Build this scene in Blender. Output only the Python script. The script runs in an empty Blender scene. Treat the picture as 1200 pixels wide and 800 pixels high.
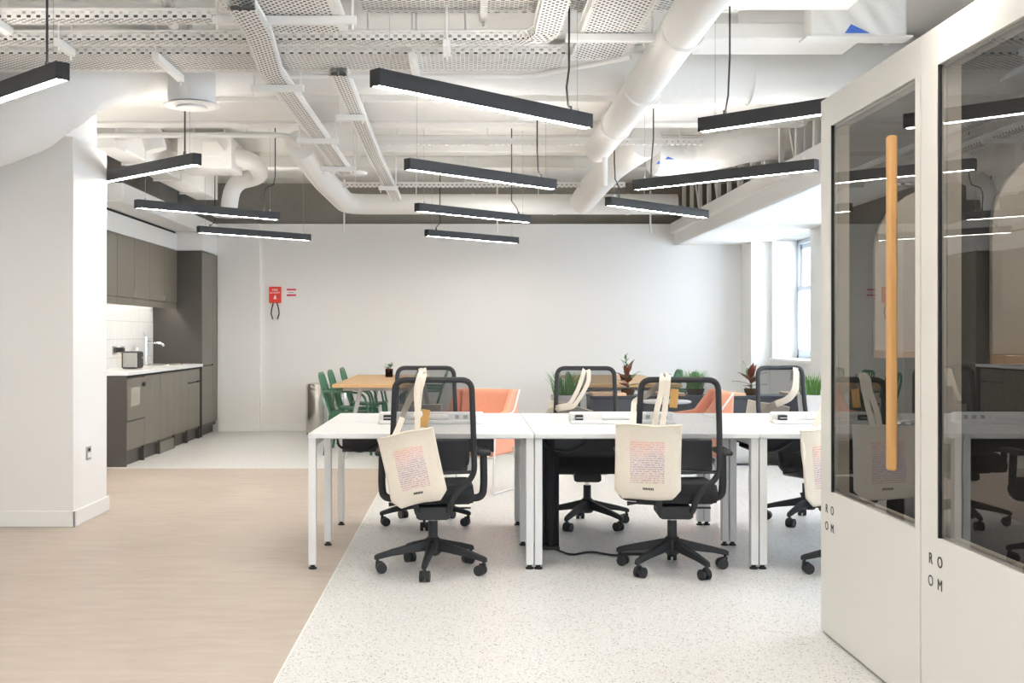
import bpy, math, random
from mathutils import Vector, Matrix
random.seed(7)
PI = math.pi
SC = bpy.context.scene
COL = SC.collection

# ---------------------------------------------------------------- camera, sky, exposure
cam_d = bpy.data.cameras.new('camera')
cam = bpy.data.objects.new('camera', cam_d)
COL.objects.link(cam)
cam.location = (0, 0, 1.25)
cam.rotation_euler = (PI / 2, 0, 0)
cam_d.sensor_width = 36
cam_d.lens = 40.5
cam_d.shift_x = 55 / 1200
cam_d.shift_y = -8 / 1200
cam_d.clip_end = 200
SC.camera = cam

w = bpy.data.worlds.new('sky')
SC.world = w
w.use_nodes = True
bg = w.node_tree.nodes['Background']
bg.inputs[0].default_value = (0.80, 0.90, 1.0, 1)
bg.inputs[1].default_value = 8.5

SC.view_settings.view_transform = 'Standard'
SC.view_settings.look = 'None'
SC.view_settings.gamma = 1
SC.view_settings.exposure = 0.22
SC.cycles.max_bounces = 10
SC.cycles.diffuse_bounces = 6
SC.cycles.transparent_max_bounces = 16
SC.cycles.sample_clamp_indirect = 6
LAMP = 60.0

# ---------------------------------------------------------------- materials
def new_mat(name):
    m = bpy.data.materials.new(name)
    m.use_nodes = True
    nt = m.node_tree
    return m, nt, nt.nodes['Principled BSDF']

def mat(name, col, rough=0.5, metal=0.0, var=0.0, vscale=6.0, bump=0.0, bscale=40.0, spec=0.5, coat=0.0):
    m, nt, b = new_mat(name)
    b.inputs['Base Color'].default_value = (*col, 1)
    b.inputs['Roughness'].default_value = rough
    b.inputs['Metallic'].default_value = metal
    b.inputs['Specular IOR Level'].default_value = spec
    b.inputs['Coat Weight'].default_value = coat
    tc = nt.nodes.new('ShaderNodeTexCoord')
    if var > 0:
        n = nt.nodes.new('ShaderNodeTexNoise')
        n.inputs['Scale'].default_value = vscale
        n.inputs['Detail'].default_value = 4
        nt.links.new(tc.outputs['Object'], n.inputs['Vector'])
        mx = nt.nodes.new('ShaderNodeMix'); mx.data_type = 'RGBA'
        mx.inputs[6].default_value = (*[c * (1 - var) for c in col], 1)
        mx.inputs[7].default_value = (*[min(1, c * (1 + var)) for c in col], 1)
        nt.links.new(n.outputs['Fac'], mx.inputs[0])
        nt.links.new(mx.outputs[2], b.inputs['Base Color'])
    if bump > 0:
        n2 = nt.nodes.new('ShaderNodeTexNoise')
        n2.inputs['Scale'].default_value = bscale
        n2.inputs['Detail'].default_value = 3
        nt.links.new(tc.outputs['Object'], n2.inputs['Vector'])
        bp = nt.nodes.new('ShaderNodeBump')
        bp.inputs['Strength'].default_value = bump
        bp.inputs['Distance'].default_value = 0.02
        nt.links.new(n2.outputs['Fac'], bp.inputs['Height'])
        nt.links.new(bp.outputs[0], b.inputs['Normal'])
    return m

def math_node(nt, op, a, b=None):
    n = nt.nodes.new('ShaderNodeMath'); n.operation = op
    for i, v in enumerate((a, b)):
        if v is None: continue
        if isinstance(v, (int, float)): n.inputs[i].default_value = v
        else: nt.links.new(v, n.inputs[i])
    return n.outputs[0]

M = {}
M['wall'] = mat('wall_paint', (0.86, 0.845, 0.82), 0.75, var=0.012, vscale=1.5, bump=0.03, bscale=90)
M['trim'] = mat('trim_paint', (0.88, 0.87, 0.85), 0.4, var=0.01)
M['slab'] = mat('painted_slab', (0.85, 0.835, 0.80), 0.85, var=0.05, vscale=2.0, bump=0.15, bscale=14)
M['concrete'] = mat('bare_concrete', (0.30, 0.285, 0.255), 0.9, var=0.2, vscale=2.5, bump=0.2, bscale=20)
M['service'] = mat('white_service_paint', (0.89, 0.875, 0.845), 0.45, var=0.02, vscale=3)
M['lagging'] = mat('white_lagging', (0.88, 0.875, 0.855), 0.55, var=0.04, vscale=2.5, bump=0.55, bscale=7)
M['duct_grey'] = mat('galvanised_paint', (0.82, 0.82, 0.82), 0.4, var=0.03)  # slightly greyer than the other service paint
M['black_metal'] = mat('black_powder_coat', (0.028, 0.029, 0.032), 0.5, var=0.08, vscale=20)
M['cap'] = mat('matt_black_cap', (0.02, 0.02, 0.022), 0.6, var=0.05)
M['cable'] = mat('black_cable', (0.02, 0.02, 0.02), 0.5, var=0.1)
M['cable_grey'] = mat('dark_grey_cables', (0.10, 0.098, 0.09), 0.7, var=0.35, vscale=12)  # dark fill behind the tray perforations
M['wire'] = mat('steel_wire', (0.5, 0.5, 0.5), 0.3, 1.0, var=0.05)
M['desk_top'] = mat('white_laminate', (0.85, 0.85, 0.845), 0.35, var=0.008, vscale=4)
M['desk_leg'] = mat('white_steel', (0.87, 0.865, 0.85), 0.4, var=0.01)
M['foot'] = mat('black_rubber', (0.02, 0.02, 0.02), 0.6, var=0.1)
M['chair_plastic'] = mat('dark_grey_plastic', (0.014, 0.015, 0.018), 0.5, var=0.08, vscale=30)
M['fabric'] = mat('black_fabric', (0.022, 0.023, 0.026), 0.95, var=0.25, vscale=140, bump=0.3, bscale=300)
M['chrome'] = mat('chrome', (0.8, 0.8, 0.8), 0.15, 1.0, var=0.02)
M['canvas'] = mat('cream_cotton_canvas', (0.80, 0.72, 0.61), 0.95, var=0.05, vscale=60, bump=0.25, bscale=260)
M['tagcard'] = mat('orange_card', (0.58, 0.33, 0.11), 0.8, var=0.1, vscale=80)
M['badge'] = mat('white_badge', (0.9, 0.88, 0.85), 0.3, var=0.02)
M['ink'] = mat('black_ink', (0.03, 0.03, 0.035), 0.7, var=0.1)
M['cabinet'] = mat('grey_brown_laminate', (0.155, 0.138, 0.112), 0.42, var=0.05, vscale=3)
M['cabinet_dark'] = mat('dark_carcass_laminate', (0.060, 0.054, 0.046), 0.5, var=0.05, vscale=3)
M['gap'] = mat('black_recess', (0.012, 0.012, 0.012), 0.8, var=0.05)
M['counter'] = mat('white_quartz', (0.88, 0.875, 0.86), 0.25, var=0.015, vscale=60)
M['steel'] = mat('brushed_steel', (0.70, 0.67, 0.62), 0.20, 1.0, var=0.08, vscale=9)
M['pod'] = mat('booth_white_lacquer', (0.80, 0.785, 0.745), 0.38, var=0.008, vscale=2)
M['felt'] = mat('charcoal_felt', (0.085, 0.083, 0.080), 1.0, var=0.45, vscale=160, bump=0.3, bscale=200)
M['arch'] = mat('pale_board', (0.62, 0.58, 0.53), 0.7, var=0.02)
M['green'] = mat('green_plastic', (0.05, 0.17, 0.095), 0.45, var=0.08, vscale=10)
M['pink'] = mat('peach_upholstery', (0.78, 0.36, 0.24), 0.9, var=0.06, vscale=40, bump=0.15, bscale=150)
M['navy'] = mat('charcoal_planter_metal', (0.045, 0.052, 0.065), 0.5, var=0.06)
M['red'] = mat('red_case', (0.72, 0.03, 0.02), 0.4, var=0.04)
M['white_print'] = mat('white_print', (0.9, 0.88, 0.86), 0.5, var=0.02)
M['red_print'] = mat('red_print', (0.6, 0.04, 0.07), 0.5, var=0.1)
M['blue_print'] = mat('blue_print', (0.06, 0.16, 0.62), 0.5, var=0.25, vscale=40)
M['leaf_green'] = mat('green_leaf', (0.07, 0.18, 0.07), 0.45, var=0.25, vscale=30)
M['leaf_red'] = mat('burgundy_leaf', (0.19, 0.065, 0.045), 0.35, var=0.35, vscale=25)
M['grass'] = mat('grass_blades', (0.10, 0.24, 0.05), 0.6, var=0.35, vscale=30)
M['pot_white'] = mat('white_ceramic', (0.82, 0.83, 0.85), 0.35, var=0.02)
M['pot_grey'] = mat('grey_ceramic', (0.42, 0.41, 0.40), 0.6, var=0.08)
M['soil'] = mat('soil', (0.06, 0.035, 0.02), 1.0, var=0.4, vscale=90)
M['upvc'] = mat('white_window_frame', (0.72, 0.78, 0.84), 0.4, var=0.02)
M['socket'] = mat('satin_steel_plate', (0.45, 0.44, 0.42), 0.35, 0.8, var=0.05)
M['yellow'] = mat('yellow_soap', (0.75, 0.45, 0.04), 0.4, var=0.05)
M['screen'] = mat('appliance_screen', (0.36, 0.34, 0.28), 0.2, var=0.05)

def perforated():
    m, nt, b = new_mat('perforated_white_steel')
    b.inputs['Base Color'].default_value = (0.86, 0.845, 0.81, 1)
    b.inputs['Roughness'].default_value = 0.45
    tc = nt.nodes.new('ShaderNodeTexCoord')
    sp = nt.nodes.new('ShaderNodeSeparateXYZ')
    nt.links.new(tc.outputs['UV'], sp.inputs[0])
    def cell(o, per, frac, ofs=0):
        a = math_node(nt, 'ADD', math_node(nt, 'DIVIDE', o, per), 100.0 + ofs)
        return math_node(nt, 'LESS_THAN', math_node(nt, 'FRACT', a), frac)
    h1 = math_node(nt, 'MULTIPLY', cell(sp.outputs[0], 0.050, 0.42), cell(sp.outputs[1], 0.040, 0.34))
    h2 = math_node(nt, 'MULTIPLY', cell(sp.outputs[0], 0.050, 0.42, 0.5), cell(sp.outputs[1], 0.040, 0.34, 0.5))
    h = math_node(nt, 'MAXIMUM', h1, h2)
    nt.links.new(math_node(nt, 'SUBTRACT', 1.0, h), b.inputs['Alpha'])
    return m
M['perf'] = perforated()

def wood_mat(name, c1, c2, scale=(1.5, 14, 14)):
    m, nt, b = new_mat(name)
    tc = nt.nodes.new('ShaderNodeTexCoord')
    mp = nt.nodes.new('ShaderNodeMapping'); mp.inputs['Scale'].default_value = scale
    n = nt.nodes.new('ShaderNodeTexNoise'); n.inputs['Scale'].default_value = 3; n.inputs['Detail'].default_value = 6
    n.inputs['Distortion'].default_value = 0.6
    mx = nt.nodes.new('ShaderNodeMix'); mx.data_type = 'RGBA'
    mx.inputs[6].default_value = (*c1, 1); mx.inputs[7].default_value = (*c2, 1)
    nt.links.new(tc.outputs['Object'], mp.inputs[0]); nt.links.new(mp.outputs[0], n.inputs['Vector'])
    nt.links.new(n.outputs['Fac'], mx.inputs[0]); nt.links.new(mx.outputs[2], b.inputs['Base Color'])
    b.inputs['Roughness'].default_value = 0.5
    return m
M['wood'] = wood_mat('oak_veneer', (0.52, 0.32, 0.15), (0.66, 0.44, 0.23), (14, 1.5, 14))
M['wood_v'] = wood_mat('oak_handle', (0.52, 0.27, 0.09), (0.68, 0.39, 0.15), (20, 20, 1.5))
M['wood_x'] = wood_mat('pale_oak_board', (0.58, 0.38, 0.24), (0.70, 0.49, 0.33), (1.5, 20, 20))

def vinyl():
    m, nt, b = new_mat('beige_vinyl_floor')
    tc = nt.nodes.new('ShaderNodeTexCoord')
    mp = nt.nodes.new('ShaderNodeMapping'); mp.inputs['Scale'].default_value = (1.0, 4.5, 1)
    n = nt.nodes.new('ShaderNodeTexNoise'); n.inputs['Scale'].default_value = 3.0; n.inputs['Detail'].default_value = 8; n.inputs['Roughness'].default_value = 0.65
    n2 = nt.nodes.new('ShaderNodeTexNoise'); n2.inputs['Scale'].default_value = 0.9; n2.inputs['Detail'].default_value = 4
    nt.links.new(tc.outputs['Object'], mp.inputs[0]); nt.links.new(mp.outputs[0], n.inputs['Vector'])
    nt.links.new(tc.outputs['Object'], n2.inputs['Vector'])
    f = math_node(nt, 'ADD', math_node(nt, 'MULTIPLY', n.outputs['Fac'], 0.6), math_node(nt, 'MULTIPLY', n2.outputs['Fac'], 0.4))
    cr = nt.nodes.new('ShaderNodeValToRGB')
    cr.color_ramp.elements[0].position = 0.36; cr.color_ramp.elements[0].color = (0.425, 0.355, 0.30, 1)
    cr.color_ramp.elements[1].position = 0.66; cr.color_ramp.elements[1].color = (0.545, 0.470, 0.405, 1)
    nt.links.new(f, cr.inputs[0]); nt.links.new(cr.outputs[0], b.inputs['Base Color'])
    b.inputs['Roughness'].default_value = 0.42
    b.inputs['Specular IOR Level'].default_value = 0.35
    return m
M['vinyl'] = vinyl()

def terrazzo():
    m, nt, b = new_mat('white_terrazzo')
    tc = nt.nodes.new('ShaderNodeTexCoord')
    def chips(scale, thr, col_ramp):
        v = nt.nodes.new('ShaderNodeTexVoronoi'); v.inputs['Scale'].default_value = scale
        nt.links.new(tc.outputs['Object'], v.inputs['Vector'])
        sp = nt.nodes.new('ShaderNodeSeparateColor'); nt.links.new(v.outputs['Color'], sp.inputs[0])
        pick = math_node(nt, 'LESS_THAN', sp.outputs[0], thr)
        near = math_node(nt, 'LESS_THAN', v.outputs['Distance'], 0.46)
        f = math_node(nt, 'MULTIPLY', pick, near)
        cr = nt.nodes.new('ShaderNodeValToRGB')
        for i, (p, c) in enumerate(col_ramp):
            e = cr.color_ramp.elements[i] if i < 2 else cr.color_ramp.elements.new(p)
            e.position = p; e.color = (*c, 1)
        nt.links.new(sp.outputs[1], cr.inputs[0])
        return f, cr.outputs[0]
    base = (0.755, 0.755, 0.745, 1)
    f1, c1 = chips(150, 0.48, [(0, (0.46, 0.45, 0.43)), (1, (0.68, 0.66, 0.63))])
    f2, c2 = chips(115, 0.10, [(0, (0.16, 0.15, 0.14)), (1, (0.50, 0.43, 0.37))])
    mx = nt.nodes.new('ShaderNodeMix'); mx.data_type = 'RGBA'; mx.inputs[6].default_value = base
    nt.links.new(f1, mx.inputs[0]); nt.links.new(c1, mx.inputs[7])
    mx2 = nt.nodes.new('ShaderNodeMix'); mx2.data_type = 'RGBA'
    nt.links.new(f2, mx2.inputs[0]); nt.links.new(mx.outputs[2], mx2.inputs[6]); nt.links.new(c2, mx2.inputs[7])
    nt.links.new(mx2.outputs[2], b.inputs['Base Color'])
    b.inputs['Roughness'].default_value = 0.36
    b.inputs['Specular IOR Level'].default_value = 0.4
    return m
M['terrazzo'] = terrazzo()

def mesh_fabric():
    m, nt, b = new_mat('black_chair_mesh')
    b.inputs['Base Color'].default_value = (0.035, 0.035, 0.04, 1)
    b.inputs['Roughness'].default_value = 0.9
    tc = nt.nodes.new('ShaderNodeTexCoord')
    n = nt.nodes.new('ShaderNodeTexNoise'); n.inputs['Scale'].default_value = 150
    nt.links.new(tc.outputs['Object'], n.inputs['Vector'])
    a = math_node(nt, 'ADD', math_node(nt, 'MULTIPLY', n.outputs['Fac'], 0.12), 0.46)
    nt.links.new(a, b.inputs['Alpha'])
    return m
M['mesh'] = mesh_fabric()

def glass_mat(name, tint, refl=1.5, rough=0.0):
    m = bpy.data.materials.new(name); m.use_nodes = True
    nt = m.node_tree; nt.nodes.clear()
    out = nt.nodes.new('ShaderNodeOutputMaterial')
    tr = nt.nodes.new('ShaderNodeBsdfTransparent'); tr.inputs[0].default_value = (*tint, 1)
    gl = nt.nodes.new('ShaderNodeBsdfGlossy'); gl.inputs['Roughness'].default_value = rough
    fr = nt.nodes.new('ShaderNodeFresnel'); fr.inputs['IOR'].default_value = refl
    mx = nt.nodes.new('ShaderNodeMixShader')
    ge = nt.nodes.new('ShaderNodeNewGeometry')          # reflect on the outer faces only, as a thin pane does
    fac = math_node(nt, 'MULTIPLY', fr.outputs[0], math_node(nt, 'SUBTRACT', 1.0, ge.outputs['Backfacing']))
    nt.links.new(fac, mx.inputs[0]); nt.links.new(tr.outputs[0], mx.inputs[1]); nt.links.new(gl.outputs[0], mx.inputs[2])
    nt.links.new(mx.outputs[0], out.inputs[0])
    return m
M['glass'] = glass_mat('clear_window_glass', (0.96, 0.98, 1.0), 1.4)
M['pod_glass'] = glass_mat('booth_glass', (0.88, 0.87, 0.85), 2.5)
M['pot_glass'] = glass_mat('brown_glass', (0.55, 0.38, 0.33), 1.45)

def emit(name, col, s):
    m, nt, b = new_mat(name)
    b.inputs['Base Color'].default_value = (0.9, 0.9, 0.9, 1)
    b.inputs['Emission Color'].default_value = (*col, 1)
    b.inputs['Emission Strength'].default_value = s
    return m
M['diffuser'] = emit('lit_diffuser', (1.0, 0.93, 0.84), LAMP)
M['added_uplight'] = emit('lit_added_uplight', (1.0, 0.94, 0.86), 27)  # for strips added on the bars to lift the ceiling brightness
M['spot_soft'] = emit('lit_booth_lamp', (1.0, 0.93, 0.84), 36)
M['spot'] = emit('lit_downlight', (1.0, 0.97, 0.92), 14)

def tile_mat():
    m, nt, b = new_mat('white_glazed_tile')
    tc = nt.nodes.new('ShaderNodeTexCoord')
    mp = nt.nodes.new('ShaderNodeMapping'); mp.inputs['Rotation'].default_value = (0, PI / 2, PI / 2)
    br = nt.nodes.new('ShaderNodeTexBrick')
    br.inputs['Color1'].default_value = (0.82, 0.82, 0.80, 1); br.inputs['Color2'].default_value = (0.78, 0.78, 0.77, 1)
    br.inputs['Mortar'].default_value = (0.60, 0.60, 0.58, 1)
    br.inputs['Scale'].default_value = 1.0; br.inputs['Mortar Size'].default_value = 0.004
    br.inputs['Brick Width'].default_value = 0.075; br.inputs['Row Height'].default_value = 0.20; br.offset = 0.0
    nt.links.new(tc.outputs['Object'], mp.inputs[0]); nt.links.new(mp.outputs[0], br.inputs['Vector'])
    nt.links.new(br.outputs['Color'], b.inputs['Base Color'])
    b.inputs['Roughness'].default_value = 0.2
    return m
M['tile'] = tile_mat()

def print_mat():
    """flat print on a tote: rows of small script, red above to violet below, on cream"""
    m, nt, b = new_mat('tote_print')
    tc = nt.nodes.new('ShaderNodeTexCoord')
    sp = nt.nodes.new('ShaderNodeSeparateXYZ'); nt.links.new(tc.outputs['UV'], sp.inputs[0])
    u, v = sp.outputs[0], sp.outputs[1]
    rows = math_node(nt, 'LESS_THAN', math_node(nt, 'FRACT', math_node(nt, 'MULTIPLY', v, 19.0)), 0.55)
    mp = nt.nodes.new('ShaderNodeMapping'); mp.inputs['Scale'].default_value = (24, 24, 1)
    nt.links.new(tc.outputs['UV'], mp.inputs[0])
    n = nt.nodes.new('ShaderNodeTexNoise'); n.inputs['Scale'].default_value = 1.0; n.inputs['Detail'].default_value = 2
    nt.links.new(mp.outputs[0], n.inputs['Vector'])
    words = math_node(nt, 'GREATER_THAN', n.outputs['Fac'], 0.47)
    ink = math_node(nt, 'MULTIPLY', rows, words)
    ink = math_node(nt, 'ADD', math_node(nt, 'MULTIPLY', ink, 0.60), 0.12)
    n3 = nt.nodes.new('ShaderNodeTexNoise'); n3.inputs['Scale'].default_value = 3.5
    nt.links.new(tc.outputs['UV'], n3.inputs['Vector'])
    vv = math_node(nt, 'ADD', v, math_node(nt, 'MULTIPLY', math_node(nt, 'SUBTRACT', n3.outputs['Fac'], 0.5), 0.5))
    vv = math_node(nt, 'SUBTRACT', vv, math_node(nt, 'MULTIPLY', u, 0.12))
    cr = nt.nodes.new('ShaderNodeValToRGB')
    els = [(0.0, (0.55, 0.30, 0.30)), (0.25, (0.38, 0.22, 0.36)), (0.5, (0.36, 0.26, 0.38)), (0.68, (0.70, 0.35, 0.40)), (0.85, (0.74, 0.27, 0.24)), (1.0, (0.85, 0.34, 0.20))]
    for i, (p, c) in enumerate(els):
        e = cr.color_ramp.elements[i] if i < 2 else cr.color_ramp.elements.new(p)
        e.position = p; e.color = (*c, 1)
    nt.links.new(vv, cr.inputs[0])
    mx = nt.nodes.new('ShaderNodeMix'); mx.data_type = 'RGBA'
    mx.inputs[6].default_value = (0.82, 0.73, 0.63, 1)
    nt.links.new(ink, mx.inputs[0]); nt.links.new(cr.outputs[0], mx.inputs[7])
    nt.links.new(mx.outputs[2], b.inputs['Base Color'])
    b.inputs['Roughness'].default_value = 0.9
    return m
M['print'] = print_mat()

# ---------------------------------------------------------------- mesh helpers
class MB:
    def __init__(self): self.v = []; self.f = []; self.uv = None
    def add(self, vs, fs):
        o = len(self.v); self.v += [tuple(p) for p in vs]; self.f += [tuple(i + o for i in q) for q in fs]; return self
    def box(self, x0, x1, y0, y1, z0, z1):
        if x0 > x1: x0, x1 = x1, x0
        if y0 > y1: y0, y1 = y1, y0
        if z0 > z1: z0, z1 = z1, z0
        return self.add([(x0, y0, z0), (x1, y0, z0), (x1, y1, z0), (x0, y1, z0), (x0, y0, z1), (x1, y0, z1), (x1, y1, z1), (x0, y1, z1)],
                        [(0, 3, 2, 1), (4, 5, 6, 7), (0, 1, 5, 4), (1, 2, 6, 5), (2, 3, 7, 6), (3, 0, 4, 7)])
    def sweep(self, path, rx, ry=None, n=10, up=None, closed=False, sq=1.0, caps=True):
        """tube along a path; sq<1 makes the section squarer. rx, ry may be lists."""
        P = [Vector(p) for p in path]; N = len(P)
        if ry is None: ry = rx
        rings = []; prev = None
        for i, p in enumerate(P):
            if closed: t = P[(i + 1) % N] - P[i - 1]
            else: t = P[min(i + 1, N - 1)] - P[max(i - 1, 0)]
            t.normalize()
            if up is not None: s = t.cross(Vector(up))
            else:
                if prev is None:
                    a = Vector((0, 0, 1)) if abs(t.z) < 0.9 else Vector((1, 0, 0))
                    s = t.cross(a)
                else: s = prev - t * prev.dot(t)
            if s.length < 1e-6: s = Vector((1, 0, 0))
            s.normalize(); prev = s; u = s.cross(t)
            a_ = rx[i] if isinstance(rx, (list, tuple)) else rx
            b_ = ry[i] if isinstance(ry, (list, tuple)) else ry
            k = 1.0
            if (closed or 0 < i < N - 1):
                d1 = (P[i] - P[i - 1]).normalized(); d2 = (P[(i + 1) % N] - P[i]).normalized()
                k = min(1.5, 1 / max(0.5, math.sqrt(max(0.01, (1 + d1.dot(d2)) / 2))))
            ring = []
            for j in range(n):
                an = 2 * PI * (j + 0.5) / n
                c, si = math.cos(an), math.sin(an)
                c = math.copysign(abs(c) ** sq, c); si = math.copysign(abs(si) ** sq, si)
                ring.append(p + s * (c * a_ * (k if up is not None else 1)) + u * (si * b_))
            rings.append(ring)
        vs = [q for r in rings for q in r]; fs = []
        for i in range(N if closed else N - 1):
            i2 = (i + 1) % N
            for j in range(n):
                j2 = (j + 1) % n
                fs.append((i * n + j, i * n + j2, i2 * n + j2, i2 * n + j))
        if not closed and caps:
            fs.append(tuple(reversed(range(n)))); fs.append(tuple((N - 1) * n + j for j in range(n)))
        return self.add(vs, fs)
    def cyl(self, p0, p1, r, r2=None, n=16):
        r2 = r if r2 is None else r2
        return self.sweep([p0, p1], [r, r2], [r, r2], n)
    def lathe(self, prof, c=(0, 0, 0), n=24):
        vs = []; fs = []
        for r, z in prof:
            for j in range(n):
                a = 2 * PI * j / n; vs.append((c[0] + r * math.cos(a), c[1] + r * math.sin(a), c[2] + z))
        for i in range(len(prof) - 1):
            for j in range(n):
                j2 = (j + 1) % n; fs.append((i * n + j, i * n + j2, (i + 1) * n + j2, (i + 1) * n + j))
        fs.append(tuple(reversed(range(n)))); fs.append(tuple((len(prof) - 1) * n + j for j in range(n)))
        return self.add(vs, fs)
    def prism(self, poly, axis, a, b):
        """poly: 2-D points; axis 'x': (y,z), 'y': (x,z), 'z': (x,y)"""
        def P(p, t):
            return {'x': (t, p[0], p[1]), 'y': (p[0], t, p[1]), 'z': (p[0], p[1], t)}[axis]
        n = len(poly); vs = [P(p, a) for p in poly] + [P(p, b) for p in poly]
        fs = [tuple(range(n)), tuple(reversed(range(n, 2 * n)))]
        fs += [(i, n + i, n + (i + 1) % n, (i + 1) % n) for i in range(n)]
        return self.add(vs, fs)
    def grid(self, fn, nu, nv):
        vs = [fn(i / nu, j / nv) for j in range(nv + 1) for i in range(nu + 1)]
        fs = [(j * (nu + 1) + i, j * (nu + 1) + i + 1, (j + 1) * (nu + 1) + i + 1, (j + 1) * (nu + 1) + i) for j in range(nv) for i in range(nu)]
        return self.add(vs, fs)
    def build(self, name, material, parent=None, bevel=0, seg=2, solid=0, subsurf=0, smooth=35, kind=None, label=None, loc=None, uv=None):
        me = bpy.data.meshes.new(name)
        me.from_pydata(self.v, [], self.f)
        import bmesh
        bm = bmesh.new(); bm.from_mesh(me)
        bmesh.ops.recalc_face_normals(bm, faces=bm.faces)
        bm.to_mesh(me); bm.free()
        me.materials.append(M[material] if isinstance(material, str) else material)
        if uv is not None:
            l = me.uv_layers.new(name='UVMap')
            for lp in me.loops:
                l.data[lp.index].uv = uv(me.vertices[lp.vertex_index].co)
        if smooth:
            for p in me.polygons: p.use_smooth = True
            me.set_sharp_from_angle(angle=math.radians(smooth))
        o = bpy.data.objects.new(name, me); COL.objects.link(o)
        if parent is not None: o.parent = parent
        if loc: o.location = loc
        if bevel:
            md = o.modifiers.new('bevel', 'BEVEL'); md.width = bevel; md.segments = seg; md.limit_method = 'ANGLE'
        if solid:
            md = o.modifiers.new('solid', 'SOLIDIFY'); md.thickness = solid; md.offset = 0
        if subsurf:
            md = o.modifiers.new('sub', 'SUBSURF'); md.levels = subsurf; md.render_levels = subsurf
        if kind: o['kind'] = kind
        if label: o['label'] = label
        return o

def thing(name, label, cat, loc=(0, 0, 0), rz=0, group=None):
    o = bpy.data.objects.new(name, None); COL.objects.link(o)
    o.empty_display_size = 0.1
    o.location = loc; o.rotation_euler = (0, 0, rz)
    o['label'] = label; o['category'] = cat
    if group: o['group'] = group
    return o
def tag(o, label, cat, group=None):
    o['label'] = label; o['category'] = cat
    if group: o['group'] = group
    return o
def dup(root, loc, rz, label, group=None):
    def cp(o, parent):
        c = o.copy(); COL.objects.link(c); c.parent = parent
        for ch in o.children: cp(ch, c)
        return c
    r = cp(root, None); r.location = loc; r.rotation_euler = (0, 0, rz); r['label'] = label
    if group: r['group'] = group
    return r
def struct(name, mb, m, parent=None, **k):
    o = mb.build(name, m, parent, **k)
    if parent is None: o['kind'] = 'structure'
    return o
def B(*a): return MB().box(*a)
def box(name, m, a, parent=None, **k): return B(*a).build(name, m, parent, **k)
def arc(cx, cy, r, a0, a1, n=6):
    return [(cx + r * math.cos(math.radians(a0 + (a1 - a0) * i / n)), cy + r * math.sin(math.radians(a0 + (a1 - a0) * i / n))) for i in range(n + 1)]
def rrect(w, h, r, n=5):
    return arc(w - r, h - r, r, 0, 90, n) + arc(-w + r, h - r, r, 90, 180, n) + arc(-w + r, -h + r, r, 180, 270, n) + arc(w - r, -h + r, r, 270, 360, n)
def fillet(pts, r, n=6):
    """round the corners of a 3-D polyline"""
    P = [Vector(p) for p in pts]; out = [P[0]]
    for i in range(1, len(P) - 1):
        d0 = (P[i - 1] - P[i]); d1 = (P[i + 1] - P[i]); rr = min(r, d0.length * 0.49, d1.length * 0.49)
        a = P[i] + d0.normalized() * rr; b = P[i] + d1.normalized() * rr
        for k in range(n + 1):
            t = k / n; out.append(a * (1 - t) ** 2 + P[i] * 2 * t * (1 - t) + b * t * t)
    out.append(P[-1]); return out
def text_obj(name, s, size, m, parent, mtx, depth=0.0006):
    cu = bpy.data.curves.new(name, 'FONT'); cu.body = s; cu.size = size; cu.align_x = 'CENTER'; cu.align_y = 'CENTER'; cu.extrude = depth
    tmp = bpy.data.objects.new(name, cu); COL.objects.link(tmp)
    dg = bpy.context.evaluated_depsgraph_get(); dg.update()
    me = bpy.data.meshes.new_from_object(tmp.evaluated_get(dg))
    bpy.data.objects.remove(tmp); me.transform(mtx); me.materials.clear(); me.materials.append(M[m])
    o = bpy.data.objects.new(name, me); COL.objects.link(o)
    if parent is not None: o.parent = parent
    return o
ROT_Y = Matrix.Rotation(PI / 2, 4, 'X')               # text that faces -Y (the camera)
ROT_X = Matrix.Rotation(-PI / 2, 4, 'Z') @ Matrix.Rotation(PI / 2, 4, 'X')   # text that faces -X

# ---------------------------------------------------------------- setting
YB = 14.93; SLAB = 3.25; XR = 3.82; XK = -3.80; YF = -3.0; XL = -5.0
fl = struct('floor', B(XL, XR + .4, YF, YB + .5, -0.12, -0.004), 'slab', smooth=0)
t_ = MB().prism([(-0.683, YF), (XR, YF), (XR, YB), (XK, YB), (XK, 10.78), (-0.683, 10.78)], 'z', -0.004, 0)
t_.build('terrazzo_field', 'terrazzo', fl, smooth=0)
v_ = MB().prism([(XL, YF), (-0.689, YF), (-0.689, 10.775), (XL, 10.775)], 'z', -0.004, 0)
v_.build('vinyl_field', 'vinyl', fl, smooth=0)
MB().box(-0.689, -0.683, YF, 10.78, -0.004, 0.0008).box(XK, -0.683, 10.775, 10.78, -0.004, 0.0008).build('edge_strip', 'trim', fl, smooth=0)

struct('ceiling', B(XL, XR + .4, YF, YB + .6, SLAB, SLAB + .2), 'slab', smooth=0)
struct('trim_1', B(XL, XR, 8.42, 9.18, 2.95, SLAB), 'slab', bevel=.01)           # downstand beam
struct('trim_2', B(XL, XR, 11.55, 11.75, 3.08, SLAB), 'slab', bevel=.01)
struct('trim_3', B(XK, XR, 12.9, 13.1, 3.12, SLAB), 'slab', bevel=.01)
struct('wall_back', B(XK - .15, XR + .38, YB, YB + .5, 0, 2.685), 'wall', bevel=.004)
struct('wall_back_upper', B(XK - .15, XR + .38, YB + .3, YB + .5, 2.685, SLAB), 'concrete', smooth=0)
struct('wall_back_pier', B(-3.20, -2.655, YB - .045, YB, 0, 2.685), 'wall', bevel=.004)
struct('baseboard_back', MB().box(-2.64, XR - .24, YB - .016, YB, 0, .10).box(-3.185, -2.64, YB - .061, YB - .045, 0, .10), 'trim', bevel=.004)
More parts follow.
